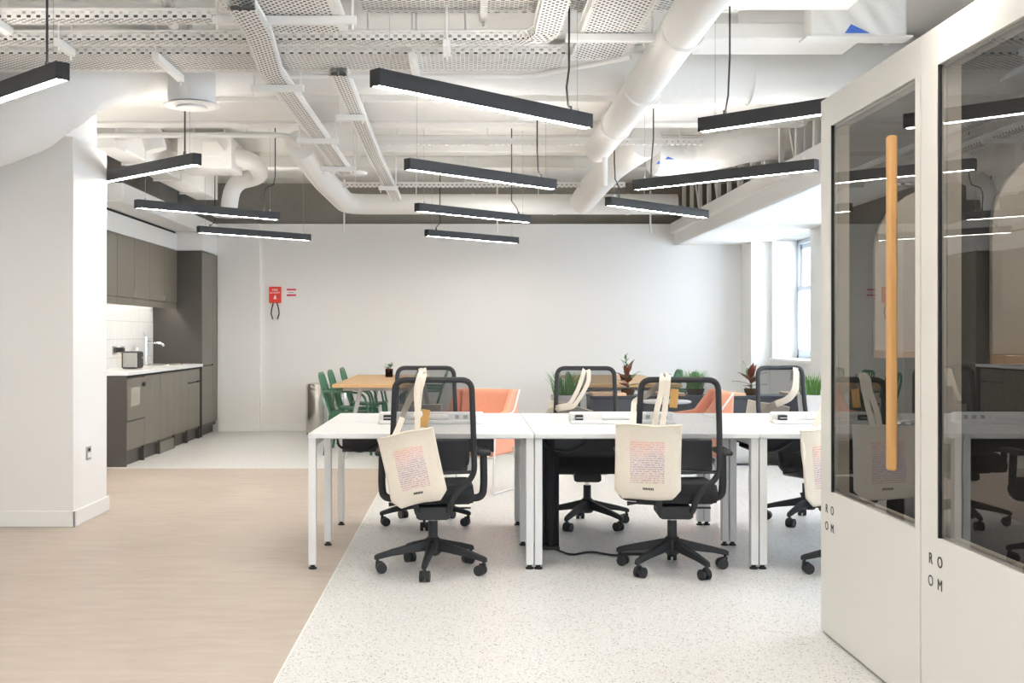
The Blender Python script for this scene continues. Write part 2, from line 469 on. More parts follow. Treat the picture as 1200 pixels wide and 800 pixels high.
struct('wall_kitchen', B(XK - .15, XK, 8.2, YB, 0, 2.53), 'wall', smooth=0)
struct('wall_kitchen_upper', B(XK - .15, XK, 8.2, YB + .3, 2.53, SLAB), 'concrete', smooth=0)
struct('wall_left_block', B(XL, -2.55, 7.5, 8.2, 0, 2.54), 'wall', bevel=.004)
struct('trim_4', B(XL, -2.62, 7.56, 8.2, 2.54, SLAB), 'duct_grey', bevel=.004)
struct('baseboard_left', MB().box(XL, -2.534, 7.484, 7.5, 0, .105).box(-2.55, -2.534, 7.484, 8.216, 0, .105), 'trim', bevel=.005)
struct('wall_left', B(XL - .15, XL, YF, 7.5, 0, SLAB), 'wall', smooth=0)

# right wall with sash windows
WINS = [(12.75, 14.30), (10.35, 11.90), (7.95, 9.50), (5.55, 7.10), (3.15, 4.70), (0.75, 2.30), (-1.65, -0.1)]
WZ0, WZ1 = 0.95, 2.41
wr = MB(); edges = sorted(WINS)
yprev = YF
for (a, b) in edges:
    wr.box(XR, XR + .38, yprev, a, 0, WZ1); wr.box(XR, XR + .38, a, b, 0, WZ0); yprev = b
wr.box(XR, XR + .38, yprev, YB, 0, WZ1)
struct('wall_right', wr, 'wall', smooth=0)
struct('wall_right_upper', B(XR, XR + .38, YF, YB + .5, WZ1, SLAB), 'concrete', smooth=0)
struct('wall_right_pier', B(3.58, XR, 14.42, YB, 0, 2.41), 'wall', bevel=.004)
struct('baseboard_right', B(XR - .016, XR, YF, 14.40, 0, .10), 'trim', bevel=.004)
# wall behind the camera with two broad shop windows
bw = MB()
BW = [(1.2, 3.4)]
bw.box(XL, XR + .38, YF - .3, YF, 0, .35).box(XL, XR + .38, YF - .3, YF, 2.95, SLAB)
bw.box(XL, 1.2, YF - .3, YF, .35, 2.95).box(3.4, XR + .38, YF - .3, YF, .35, 2.95)
struct('wall_front', bw, 'wall', smooth=0)

def portal(x, y, z, sx, sz, rot):
    d = bpy.data.lights.new('daylight_portal', 'AREA'); d.shape = 'RECTANGLE'; d.size = sx; d.size_y = sz
    d.cycles.is_portal = True
    o = bpy.data.objects.new('daylight_portal', d); COL.objects.link(o); o.location = (x, y, z); o.rotation_euler = rot
n_w = 1
for (a, b) in WINS:
    root = bpy.data.objects.new('window_%d' % n_w, None); COL.objects.link(root); root['kind'] = 'structure'
    root.location = (XR + .30, (a + b) / 2, WZ0); n_w += 1
    hw = (b - a) / 2; H = WZ1 - WZ0; zm = 0.86
    fr = MB()
    fr.box(0, .07, -hw, -hw + .07, 0, H).box(0, .07, hw - .07, hw, 0, H).box(0, .07, -hw, hw, 0, .05).box(0, .07, -hw, hw, H - .05, H)
    fr.build('window_frame', 'upvc', root, bevel=.004)
    lo = MB(); y0, y1 = -hw + .07, hw - .07
    lo.box(-.015, .03, y0, y0 + .05, .05, zm + .03).box(-.015, .03, y1 - .05, y1, .05, zm + .03).box(-.015, .03, y0, y1, .05, .12).box(-.015, .03, y0, y1, zm - .03, zm + .03)
    lo.build('lower_sash', 'upvc', root, bevel=.004)
    hi = MB()
    hi.box(.03, .06, y0, y0 + .05, zm, H - .05).box(.03, .06, y1 - .05, y1, zm, H - .05).box(.03, .06, y0, y1, H - .11, H - .05)
    hi.build('upper_sash', 'upvc', root, bevel=.004)
    box('pane', 'glass', (.005, .011, y0 + .05, y1 - .05, .12, zm - .03), root)
    box('pane', 'glass', (.04, .046, y0 + .05, y1 - .05, zm + .03, H - .11), root)
    MB().cyl((-.03, 0, zm + .05), (-.03, 0, zm + .02), .018).box(-.04, .0, -.03, .03, zm + .028, zm + .036).build('sash_lock', 'chrome', root)
    box('window_sill', 'trim', (-.36, .0, -hw, hw, -.02, .012), root, bevel=.004)
    portal(XR + .40, (a + b) / 2, WZ0 + H / 2, H, b - a, (0, PI / 2, 0))
for (a, b) in BW:
    root = bpy.data.objects.new('window_%d' % n_w, None); COL.objects.link(root); root['kind'] = 'structure'; n_w += 1
    root.location = ((a + b) / 2, YF - .15, .35); hw = (b - a) / 2
    f = MB().box(-hw, -hw + .06, -.04, .04, 0, 2.6).box(hw - .06, hw, -.04, .04, 0, 2.6).box(-.03, .03, -.04, .04, 0, 2.6).box(-hw, hw, -.04, .04, 0, .06).box(-hw, hw, -.04, .04, 2.54, 2.6)
    f.build('window_frame', 'upvc', root)
    box('pane', 'glass', (-hw + .06, -.03, -.004, .004, .06, 2.54), root)
    box('pane', 'glass', (.03, hw - .06, -.004, .004, .06, 2.54), root)
    portal((a + b) / 2, YF - .32, 1.65, b - a, 2.6, (PI / 2, 0, 0))

# lowered ceiling along the windows, its stepped edge and the studs in the void above it
sf = bpy.data.objects.new('ceiling_lowered', None); COL.objects.link(sf); sf['kind'] = 'structure'; sf.location = (0, 0, 0)
MB().box(2.72, XR, 4.0, YB, 2.41, 2.435).build('plasterboard', 'wall', sf, smooth=0)
MB().prism([(2.71, 2.41), (2.735, 2.41), (2.735, 2.69), (2.665, 2.69), (2.665, 2.565), (2.71, 2.55)], 'y', 4.0, YB - .002).build('edge_fascia', 'trim', sf, smooth=0)
for i in range(15):
    y = 7.6 + i * .5
    box('stud', 'service', (2.76, 2.80, y, y + .05, 2.44, SLAB), sf, smooth=0)
    if i % 2 == 0 and y < 14:
        MB().sweep([(2.80, y + .03, 2.5), (2.80, y + .45, 3.2)], .012, n=6).build('stud_brace', 'service', sf)
for i, (x, y) in enumerate([(3.28, 12.2), (3.26, 13.98), (3.28, 10.4), (3.28, 8.6)]):
    t = thing('downlight', ['recessed round downlight in the lowered ceiling, nearer the camera of the two in view', 'recessed round downlight in the lowered ceiling close to the back wall', 'recessed round downlight hidden behind the booths, third from back wall', 'recessed round downlight hidden behind the booths, fourth from back wall'][i], 'downlight', (x, y, 2.41), 0, 'round downlights in the lowered ceiling')
    MB().lathe([(.055, -.006), (.06, -.004), (.06, .0), (.05, .0)]).build('ring', 'trim', t)
    MB().lathe([(.046, -.008), (.046, -.002)]).build('lens', 'spot', t)

# kitchen lowered ceiling and bulkhead
kc = bpy.data.objects.new('ceiling_kitchen', None); COL.objects.link(kc); kc['kind'] = 'structure'
box('plasterboard', 'wall', (XK, -3.226, 10.806, YB - .05, 2.50, 2.525), kc, smooth=0)
box('edge_fascia', 'trim', (-3.225, -3.20, 10.78, YB - .05, 2.498, 2.67), kc, smooth=0)
box('edge_fascia', 'trim', (XK, -3.2255, 10.78, 10.805, 2.498, 2.67), kc, smooth=0)
struct('trim_5', B(XK, -3.50, 10.97, 14.0, 2.275, 2.47), 'trim', smooth=0)
struct('trim_6', B(XK, -3.52, 10.97, 14.0, 2.47, 2.50), 'gap', smooth=0)  # black strip stands in for the shade in the gap
struct('trim_7', B(XK, -3.20, 14.02, YB - .045, 2.275, 2.50), 'trim', smooth=0)

# ---------------------------------------------------------------- kitchen
struct('trim_8', B(XK, XK + .008, 10.9, 14.0, .90, 1.56), 'tile', smooth=0)
ks = [10.90 + .6 * i for i in range(6)]
KN = ['dark end base cabinet with the built-in oven front nearest the column', 'plain grey base cabinet, second along the worktop from the oven', 'plain grey base cabinet, third along the worktop below the toaster end',
      'plain grey base cabinet under the sink', 'grey base cabinet with one drawer above a door beside the tall unit']
XF = -3.20
for i in range(5):
    y0 = ks[i] + (.0 if i else -.0); y1 = ks[i] + .6
    t = thing('base_cabinet', KN[i], 'cabinet', (XF, y0, 0), 0, 'grey kitchen base cabinets')
    D = .59
    box('body', 'cabinet_dark', (-D, -.022, .002, .598, .12, .862), t)
    box('plinth', 'cabinet' if i in (2,) else 'cabinet_dark', (-.06 if i not in (2,) else -.02, -.045 if i not in (2,) else -.004, .002, .598, 0, .12), t)
    box('side_panel', 'cabinet_dark', (-D, 0, .578, .598, 0, .15), t)
    if i == 0:
        box('end_panel', 'cabinet_dark', (-D, 0, -.022, 0, 0, .862), t, bevel=.002)
        d = box('door', 'cabinet', (-.02, 0, .004, .596, .15, .42), t, bevel=.002)
        ov = box('oven_front', 'cabinet', (-.02, .004, .004, .596, .43, .83), t, bevel=.003)
        box('oven_window', 'screen', (.004, .007, .12, .42, .56, .74), ov, bevel=.002)
        MB().cyl((.004, .52, .76), (.03, .52, .76), .022).build('knob', 'cap', ov)
        box('oven_trim', 'cap', (.002, .006, .008, .592, .424, .432), ov)
    elif i == 4:
        box('drawer', 'cabinet', (-.02, 0, .004, .596, .70, .84), t, bevel=.002)
        box('door', 'cabinet', (-.02, 0, .004, .596, .15, .68), t, bevel=.002)
        box('pull_recess', 'gap', (-.015, .001, .5, .59, .682, .698), t)
    else:
        box('door', 'cabinet', (-.02, 0, .004, .299, .15, .84), t, bevel=.002)
        box('door', 'cabinet', (-.02, 0, .302, .596, .15, .84), t, bevel=.002)
    box('pull_recess', 'gap', (-.018, .0005, .004, .596, .843, .860), t)
wt = thing('worktop', 'white quartz worktop along the kitchen base cabinets with inset sink', 'worktop', (-3.5, 12.4, .862))
box('slab', 'counter', (-.29, .315, -1.53, 1.60, 0, .036), wt, bevel=.003)
box('sink_basin', 'steel', (-.2, .16, .75, 1.25, .034, .0375), wt)
MB().sweep(fillet([(-.2, .75, .038), (.16, .75, .038), (.16, 1.25, .038), (-.2, 1.25, .038)], .04), .006, n=6, closed=True).build('sink_rim', 'steel', wt)
tu = thing('tall_cabinet', 'tall dark kitchen unit in the far corner against back wall', 'cabinet', (-3.5, 14.02, 0))
box('body', 'cabinet_dark', (-.29, .278, .0, .86, .1, 2.27), tu)
box('side_panel', 'cabinet_dark', (-.295, .30, -.018, .0, 0, 2.27), tu, bevel=.002)
box('door', 'cabinet', (.28, .30, .004, .60, .15, .86), tu, bevel=.002)
box('door', 'cabinet', (.28, .30, .004, .60, .88, 2.265), tu, bevel=.002)
box('filler', 'cabinet', (.28, .30, .604, .855, .15, 2.265), tu, bevel=.002)
box('plinth', 'cabinet_dark', (.22, .24, .0, .86, 0, .12), tu)
for i in range(5):
    y0 = 10.99 + .602 * i
    t = thing('wall_cabinet', ['grey wall cabinet partly hidden by the white column, first of the row', 'grey wall cabinet second of the row, just right of the column', 'grey wall cabinet in the middle of the row, third from column', 'grey wall cabinet fourth of the row', 'grey wall cabinet beside the tall unit, last of the row'][i], 'cabinet', (-3.5, y0, 1.56), 0, 'grey kitchen wall cabinets')
    box('body', 'cabinet_dark', (-.29, -.02, .001, .60, .04, .712), t)
    box('door', 'cabinet', (-.018, 0, .003, .599, .075, .712), t, bevel=.002)
    box('light_pelmet', 'cabinet', (-.03, -.004, .001, .60, 0, .07), t, bevel=.002)
    box('under_light', 'spot_soft', (-.07, -.05, .05, .55, .031, .039), t)
    if i in (1, 3):
        box('handle', 'socket', (.0, .014, .575, .587, .09, .14), t)
# things on the worktop
t = thing('toaster', 'dark boxy toaster with pale end on the white worktop', 'toaster', (-3.42, 11.85, .898))
box('body', 'cap', (-.08, .08, -.13, .13, .006, .18), t, bevel=.02, seg=3)
box('end_plate', 'socket', (-.06, .084, -.136, -.128, .02, .165), t, bevel=.004)
box('slot', 'gap', (-.045, -.02, -.1, .1, .178, .182), t)
box('slot', 'gap', (.02, .045, -.1, .1, .178, .182), t)
box('lever', 'chrome', (.08, .1, -.02, .02, .11, .125), t)
for i, y in enumerate([12.45, 12.75]):
    t = thing('wall_socket', ['double socket plate above worktop, nearer the toaster', 'double socket plate above worktop, nearer the tap'][i], 'socket', (XK + .008, y, 1.08), 0, 'socket plates on the splashback')
    box('plate', 'socket', (0, .01, -.07, .07, -.045, .045), t, bevel=.003)
    for k in (-.035, .035):
        box('outlet', 'cap', (.009, .012, k - .02, k + .02, -.025, .02), t)
        MB().box(.01, .09, k - .02, k + .02, -.02, .03).build('plug', 'cap', t, bevel=.006) if i == 0 and k > 0 else None
t = thing('kitchen_tap', 'chrome mixer tap with straight spout by the sink', 'tap', (-3.66, 13.2, .898))
MB().cyl((0, 0, 0), (0, 0, .33), .022).build('column', 'chrome', t)
MB().sweep(fillet([(0, 0, .27), (.19, 0, .25), (.21, 0, .22)], .03), .013, n=10).build('spout', 'chrome', t)
MB().sweep([(0, 0, .33), (-.02, -.05, .38)], .008, n=8).build('lever', 'chrome', t)
t = thing('soap_bottle', 'small bottle of yellow washing-up soap behind the sink', 'bottle', (-3.70, 13.0, .898))
MB().lathe([(.0, 0), (.03, .003), (.032, .12), (.014, .16), (.013, .17)], n=16).build('bottle', 'yellow', t)
MB().lathe([(.014, .17), (.014, .2), (.006, .205)], n=12).build('cap', 'badge', t)
t = thing('soap_bottle', 'small white pump bottle on worktop beside the yellow soap', 'bottle', (-3.66, 12.62, .898))
MB().lathe([(.0, 0), (.028, .003), (.028, .1), (.012, .12), (.012, .13)], n=16).build('bottle', 'badge', t)
MB().sweep([(0, 0, .13), (0, 0, .16), (.04, 0, .155)], .005, n=6).build('pump', 'chrome', t)

# socket on the column, fire blanket, sign
t = thing('wall_socket', 'steel double socket low on the side of white column', 'socket', (-2.55, 7.79, .45))
box('plate', 'socket', (0, .008, -.045, .045, -.045, .045), t, bevel=.003)
box('outlet', 'white_print', (.007, .011, -.03, .03, -.03, .005), t)
box('switch', 'cap', (.007, .012, -.015, .015, .015, .032), t)
t = thing('fire_blanket', 'red fire blanket case with two black pull straps on back wall', 'fire blanket', (-2.456, YB, 1.66))
box('case', 'red', (-.078, .078, -.045, -.002, 0, .21), t, bevel=.01)
for s in (-1, 1):
    MB().sweep([(.022 * s, -.03, .01), (.045 * s, -.035, -.08), (.052 * s, -.035, -.14), (.03 * s, -.035, -.21)], .009, .003, n=6, up=(0, 1, 0)).build('pull_strap', 'cap', t)
text_obj('lettering', 'FIRE', .042, 'white_print', t, Matrix.Translation((0, -.0465, .165)) @ ROT_Y)
text_obj('lettering', 'BLANKET', .030, 'white_print', t, Matrix.Translation((0, -.0465, .13)) @ ROT_Y)
MB().prism([(-.02, .05), (.02, .05), (.012, .095), (-.005, .1)], 'y', -.0465, -.0455).build('pictogram', 'white_print', t, smooth=0)
t = thing('wall_sign', 'small white sign with red bands beside the fire blanket', 'sign', (-2.25, YB, 1.75))
box('panel', 'white_print', (-.065, .065, -.004, -.001, -.004, .10), t)
box('print_band', 'red_print', (-.06, .06, -.005, -.0038, .072, .094), t)
box('print_band', 'red_print', (-.06, .06, -.005, -.0038, .0, .024), t)
box('print_line', 'ink', (-.045, .03, -.005, -.0038, .044, .05), t)

# ---------------------------------------------------------------- ceiling services
PZ = 2.85
def tray(label, pts, width, z=PZ, lip=.05, group='perforated cable trays', brackets=(), slabtop=SLAB):
    """perforated tray with upturned lips following 2-D points; brackets = [(x,y,halfwidth,axis)]"""
    t = thing('cable_tray', label, 'cable tray', (pts[0][0], pts[0][1], z), 0, group)
    ox, oy = pts[0]
    P = [Vector((x - ox, y - oy)) for x, y in pts]
    L = []; R = []
    for i, p in enumerate(P):
        dd = []
        if i > 0: dd.append((P[i] - P[i - 1]).normalized())
        if i < len(P) - 1: dd.append((P[i + 1] - P[i]).normalized())
        d = sum(dd, Vector((0, 0))).normalized(); k = 1 / max(.5, d.dot(dd[0]))
        n = Vector((-d.y, d.x)) * width / 2 * k
        L.append(p + n); R.append(p - n)
    sdist = [0]
    for i in range(1, len(P)): sdist.append(sdist[-1] + (P[i] - P[i - 1]).length)
    me = MB(); uvs = []
    for i in range(len(P)):
        row = [(L[i], lip, width / 2 + lip), (L[i], 0, width / 2), (R[i], 0, -width / 2), (R[i], lip, -width / 2 - lip)]
        for (q, zz, vv) in row:
            me.v.append((q.x, q.y, zz)); uvs.append((sdist[i], vv + 5))
    for i in range(len(P) - 1):
        for k in range(3): me.f.append((i * 4 + k, i * 4 + k + 1, (i + 1) * 4 + k + 1, (i + 1) * 4 + k))
    mesh_name = 'tray_bed'
    md = bpy.data.meshes.new(mesh_name); md.from_pydata(me.v, [], me.f); md.materials.append(M['perf'])
    l = md.uv_layers.new(name='UVMap')
    for lp in md.loops: l.data[lp.index].uv = uvs[lp.vertex_index]
    o = bpy.data.objects.new(mesh_name, md); COL.objects.link(o); o.parent = t
    for S_ in (L, R):
        MB().sweep([(q.x, q.y, lip) for q in S_], .007, n=6).build('tray_rim', 'service', t)
    cb = MB(); k = max(1, int(width * .84 / .045))
    for j in range(k):
        q = (j + .5) / k * .84 + .08
        cb.sweep([(*(L[i].lerp(R[i], q)), .014 + .004 * (j % 2)) for i in range(len(P))], width * .42 / k, .010, n=6, up=(0, 0, 1))
    cb.build('dark_cable_fill', 'cable_grey', t)  # cables added so the tray holes look dark from below
    for (x, y, hw, ax) in brackets:
        x -= ox; y -= oy
        g = MB().box(*((x - hw, x + hw, y - .02, y + .02) if ax == 'x' else (x - .02, x + .02, y - hw, y + hw)), -.045, -.004).build('bracket', 'service', t, bevel=.002)
        for s in (-1, 1):
            q = (x + s * (hw - .02), y) if ax == 'x' else (x, y + s * (hw - .02))
            MB().cyl((q[0], q[1], -.07), (q[0], q[1], slabtop - z), .006, n=6).build('hanger_rod', 'service', g)
    return t
tray('long wide perforated cable tray crossing the ceiling from left, below the other cross trays', [(-4.2, 6.80), (.58, 6.80)], .46, brackets=[(-3.3, 6.8, .3, 'y'), (-1.75, 6.8, .3, 'y'), (-.3, 6.8, .3, 'y')])
tray('narrow perforated cable tray crossing the ceiling and turning towards the camera', [(-4.2, 6.33), (.30, 6.33), (.40, 6.28), (.44, 6.15), (.44, 4.9)], .14, brackets=[(-2.2, 6.33, .12, 'y'), (-.1, 6.33, .12, 'y')])
tray('narrow perforated cable tray at upper left just under the white pipe', [(-4.2, 5.97), (-1.25, 5.97)], .12, z=2.87, brackets=[(-2.4, 5.97, .1, 'y')])
tray('broad perforated tray ending at a crossbar at top of the photo, left of centre', [(-.905, 4.9), (-.905, 6.14)], .56, brackets=[(-.905, 5.78, .36, 'x')])
tray('perforated tray at top centre running left to right high near slab', [(-.56, 6.22), (1.5, 6.22)], .24, z=3.02, brackets=[(.1, 6.22, .16, 'y')])
tray('broad perforated tray running away above the desks beside the round duct', [(.775, 4.9), (.775, 6.72)], .33, brackets=[(.775, 6.12, .24, 'x')])
tray('narrow cable tray running away towards kitchen, left of the two long ones', [(-1.05, 5.4), (-1.06, 5.9), (-1.14, 6.75), (-1.14, 11.0)], .13, z=2.77, brackets=[(-1.14, 7.0, .16, 'x'), (-1.14, 8.9, .16, 'x'), (-1.14, 10.4, .16, 'x')])
tray('narrow cable tray running away to back wall, right of the two long ones', [(-.76, 6.9), (-.80, 10.0), (-.80, 13.4)], .11, z=2.80, brackets=[(-.8, 8.1, .1, 'x'), (-.8, 12.0, .1, 'x')])
def strip(label, x0, x1, y, z, hang):
    t = thing('slotted_channel', label, 'channel', ((x0 + x1) / 2, y, z), 0, 'slotted steel channels across the ceiling')
    h = (x1 - x0) / 2
    me = MB().box(-h, h, -.02, .02, 0, .045).build('channel', 'perf', t, uv=lambda c: (c.x, c.z * .7 + .027 + c.y * .01), smooth=0)
    MB().box(-h, h, -.022, .022, .045, .055).build('channel_lip', 'service', t, smooth=0)
    for x in hang: MB().cyl((x - (x0 + x1) / 2, 0, .0), (x - (x0 + x1) / 2, 0, SLAB - z), .006, n=6).build('hanger_rod', 'service', t)
strip('slotted channel crossing behind the beam, the higher of two', -.85, 2.1, 10.2, 2.93, (-.6, .2, 1.0, 1.9))
strip('slotted channel crossing nearer back wall, the lower of two', -1.35, 1.75, 12.6, 2.86, (-1.2, 0, 1.2))

def pipe(label, pts, r, name='pipe', fil=.08, matn='service', hang=(), cat='pipe', group='white pipes under the slab'):
    t = thing(name, label, cat, pts[0], 0, group)
    o = Vector(pts[0])
    P = fillet([Vector(p) - o for p in pts], fil) if len(pts) > 2 else [Vector(p) - o for p in pts]
    MB().sweep(P, r, n=14 if r < .05 else 22).build('run', matn, t, smooth=50)
    for (x, y, z) in hang:
        x -= o.x; y -= o.y; z -= o.z
        MB().cyl((x, y, z + r * .6), (x, y, SLAB - o.z), .006, n=6).build('hanger_rod', 'service', t)
    return t
pipe('white pipe at upper left of the photo crossing above the trays', [(-4.2, 6.1, 2.985), (-1.2, 6.1, 2.985)], .035, hang=[(-3.0, 6.1, 2.985), (-2.2, 6.1, 2.985), (-1.5, 6.1, 2.985)])
pipe('short white pipe sloping up towards camera at top left', [(-1.58, 6.25, 2.93), (-1.45, 5.3, 3.08)], .03, hang=[(-1.5, 5.7, 3.0)])
pipe('thin white conduit crossing just under the long wide tray', [(-1.0, 7.12, 2.93), (.35, 7.12, 2.93), (.75, 6.9, 2.96), (1.4, 6.9, 2.96)], .018, hang=[(-.6, 7.12, 2.93), (.9, 6.9, 2.96)])
pipe('thin white conduit sloping from the wide tray to the broad tray', [(-1.2, 7.05, 2.83), (.40, 7.05, 2.83), (.66, 6.85, 2.84), (.95, 6.6, 2.84)], .016, hang=[(0, 7.05, 2.83)])
pipe('white sprinkler pipe crossing above kitchen and turning away', [(-3.6, 9.5, 2.895), (-1.48, 9.5, 2.895), (-1.3, 10.6, 2.86), (-1.3, 11.4, 2.86)], .024, hang=[(-3.0, 9.5, 2.895), (-1.8, 9.5, 2.895)])
t = thing('box_duct', 'slim white box trunking running across just behind the beam', 'duct', (0, 9.30, 2.935), 0, 'white rectangular ducts')
box('run', 'service', (XK + .02, 2.74, -.1, .1, 0, .09), t, bevel=.006)
for x in (-2.5, -1, .5, 2.0): box('support', 'service', (x - .02, x + .02, -.03, .03, .09, SLAB - 2.935), t)
box('joint', 'service', (-1.78 - .03, -1.78 + .03, -.104, .104, -.004, .094), t)

# round spiral duct above desks
t = thing('spiral_duct', 'white round spiral duct running away above the desks', 'duct', (1.10, 4.6, 2.82), 0, 'white round ducts')
Ls = 5.2; N = 120
MB().sweep([(0 + .03 * math.sin(i / N * 2), Ls * i / N, 0) for i in range(N + 1)], [.103 + (.008 if i % 2 else 0) for i in range(N + 1)], n=28).build('run', 'service', t, smooth=60)
MB().sweep([(.03, Ls - .01, 0), (.03, Ls + .05, 0), (.03, Ls + .08, 0)], [.112, .100, .05], n=28).build('end_cap', 'service', t, smooth=60)
for y in (1.3, 2.7, 4.0):
    MB().sweep([(.03 + .117 * math.cos(a * PI / 8), y, .117 * math.sin(a * PI / 8)) for a in range(16)], .010, .004, n=6, up=(0, 1, 0), closed=True).build('strap', 'service', t)
for y in (1.3, 2.7, 4.55): MB().cyl((.03, y, .11), (.03, y, SLAB - 2.82), .006, n=6).build('hanger_rod', 'service', t)
MB().cyl((.06, 4.95, -.10), (.06, 4.95, -.34), .022, n=10).build('drain_stub', 'service', t)
pipe('white round duct end at the top left corner above the trays', [(-2.12, 4.4, 3.0), (-2.12, 5.5, 3.0)], .15, 'round_duct', .08, 'lagging', [(-2.12, 5.2, 3.0)], 'duct', 'white round ducts')
pipe('white round duct end at top left, right of the corner one', [(-1.70, 4.4, 3.02), (-1.62, 5.55, 3.02)], .13, 'round_duct', .08, 'lagging', [(-1.65, 5.2, 3.02)], 'duct', 'white round ducts')
# duct at the back
d_ = pipe('white round duct along the back wall with an elbow towards the kitchen side', [(-1.42, 9.9, 2.88), (-1.47, 12.0, 2.86), (-1.45, 14.15, 2.85), (2.6, 14.15, 2.85)], .125, 'spiral_duct', .30, 'service', [(-.6, 14.15, 2.85), (.9, 14.15, 2.85), (2.2, 14.15, 2.85)], 'duct', 'white round ducts')
for x in (.1, 1.1, 2.0): MB().cyl((x - (-1.42) - .02, 14.15 - 9.9, -.03), (x + 1.42 + .02, 14.15 - 9.9, -.03), .130, n=22).build('joint', 'service', d_)
for x in (-1.7 + .2, .4, 2.3): MB().cyl((x + 1.42, 4.4, -.4 + .03), (x + 1.42, 4.4, .3), .012, n=8).build('drop_rod', 'service', d_)
pipe('white flexible duct bending from the spiral duct to back duct', [(1.62, 10.3, 2.98), (1.45, 11.2, 2.92), (1.40, 12.6, 2.86), (1.42, 13.9, 2.86)], .15, 'flexible_duct', .4, 'lagging', [(1.45, 11.2, 2.92)], 'duct', 'white round ducts')
# lagged ducts at right
def lagged(label, pts, r, fil=.2, hang=(), swell=0):
    t = thing('insulated_duct', label, 'duct', pts[0], 0, 'white insulated ducts')
    o = Vector(pts[0]); P = fillet([Vector(p) - o for p in pts], fil, 8) if len(pts) > 2 else [Vector(p) - o for p in pts]
    # resample for a soft uneven wrap
    Q = [P[0]]
    for a, b in zip(P, P[1:]):
        k = max(1, int((b - a).length / .08))
        for i in range(1, k + 1): Q.append(a.lerp(b, i / k))
    rr = [r * (1 + .025 * math.sin(i * 1.7) + .015 * math.sin(i * .6 + 1)) for i in range(len(Q))]
    rr = [q * (1 + swell * max(0, min(1, 1.45 - 2.4 * i / len(Q)))) for i, q in enumerate(rr)]
    MB().sweep(Q, rr, n=28).build('wrap', 'lagging', t, smooth=60)
    for (x, y, z) in hang: MB().cyl((x - o.x, y - o.y, z - o.z + r * .5), (x - o.x, y - o.y, SLAB - o.z), .006, n=6).build('hanger_rod', 'service', t)
    return t
ld = lagged('large white lagged duct crossing above the booths on the right', [(1.28, 7.72, 3.0), (3.4, 7.72, 3.0)], .20, hang=[(1.5, 7.72, 3.0), (2.6, 7.72, 3.0)])
MB().sweep([(.62 + .0 * k, .208 * math.cos(k * PI / 12), .208 * math.sin(k * PI / 12)) for k in range(24)], .010, .004, n=6, up=(1, 0, 0), closed=True).build('seam_band', 'lagging', ld)
lagged('white lagged duct sagging over the rear desks beside the lowered ceiling', [(1.75, 10.7, 2.90), (2.15, 10.8, 2.92), (2.6, 10.5, 3.0), (3.3, 10.3, 3.02)], .17, .4, [(2.0, 10.75, 2.9)])
lagged('large white lagged duct dropping in front of the column at far left', [(-3.9, 7.12, 2.50), (-2.80, 7.12, 2.52), (-2.38, 7.32, 2.94), (-1.95, 7.75, 3.04), (-1.2, 7.85, 3.055), (1.25, 7.85, 3.055)], .17, .3, [(-3.2, 7.12, 2.5), (-2.0, 7.75, 3.0)], swell=.42)
t = thing('box_duct', 'broad white box duct with wrinkled wrap at upper right above booths', 'duct', (1.95, 6.50, 2.93), 0, 'white rectangular ducts')
MB().grid(lambda u, v: (.54 * u, -.006 + .010 * math.sin(u * 23 + v * 9) * math.sin(PI * u), .30 * v + .006 * math.sin(u * 15) * (1 - v)), 30, 14).build('wrap', 'lagging', t, solid=.006)
box('core', 'lagging', (0, .54, .010, .14, .008, SLAB - 2.935), t, bevel=.01, seg=2)
box('lip', 'service', (-.03, .57, -.02, .12, -.006, .004), t)
t = thing('box_duct', 'plain white box duct at the top edge right of the spiral duct', 'duct', (1.75, 5.6, 3.0), 0, 'white rectangular ducts')
box('run', 'service', (-.42, .32, -.6, .62, .0, SLAB - 3.005), t, bevel=.01)
t = thing('box_duct', 'flat white box duct behind the plain box duct at upper right', 'duct', (1.8, 6.95, 2.99), 0, 'white rectangular ducts')
box('run', 'service', (-.40, .55, -.16, .22, .0, .1), t, bevel=.01)
box('support', 'service', (-.2, -.16, -.02, .02, .1, SLAB - 2.99), t)
box('support', 'service', (.3, .34, -.02, .02, .1, SLAB - 2.99), t)
# printed tape triangles on the wrap
def mark(label, x, y, z, w_, h_, m, cat='tape'):
    o = MB().prism([(-w_ / 2, 0), (w_ / 2, 0), (-w_ / 4, h_)], 'y', -.002, .002).build('printed_tape', m, None, smooth=0); o.location = (x, y, z)
    return tag(o, label, cat, 'printed tape on duct wrap')
mark('blue triangular print on the box duct wrap at upper right', 2.205, 6.478, 2.945, .14, .05, 'blue_print')
mark('blue triangular print on the rear lagged duct, upper of the two', 1.87, 10.55, 2.855, .09, .03, 'blue_print')
mark('blue triangular print on the rear lagged duct, lower of the two', 1.80, 10.575, 2.815, .09, .03, 'blue_print')
mark('red and white print on large lagged duct beside the spiral duct', 1.545, 7.55, 3.11, .10, .045, 'red_print')
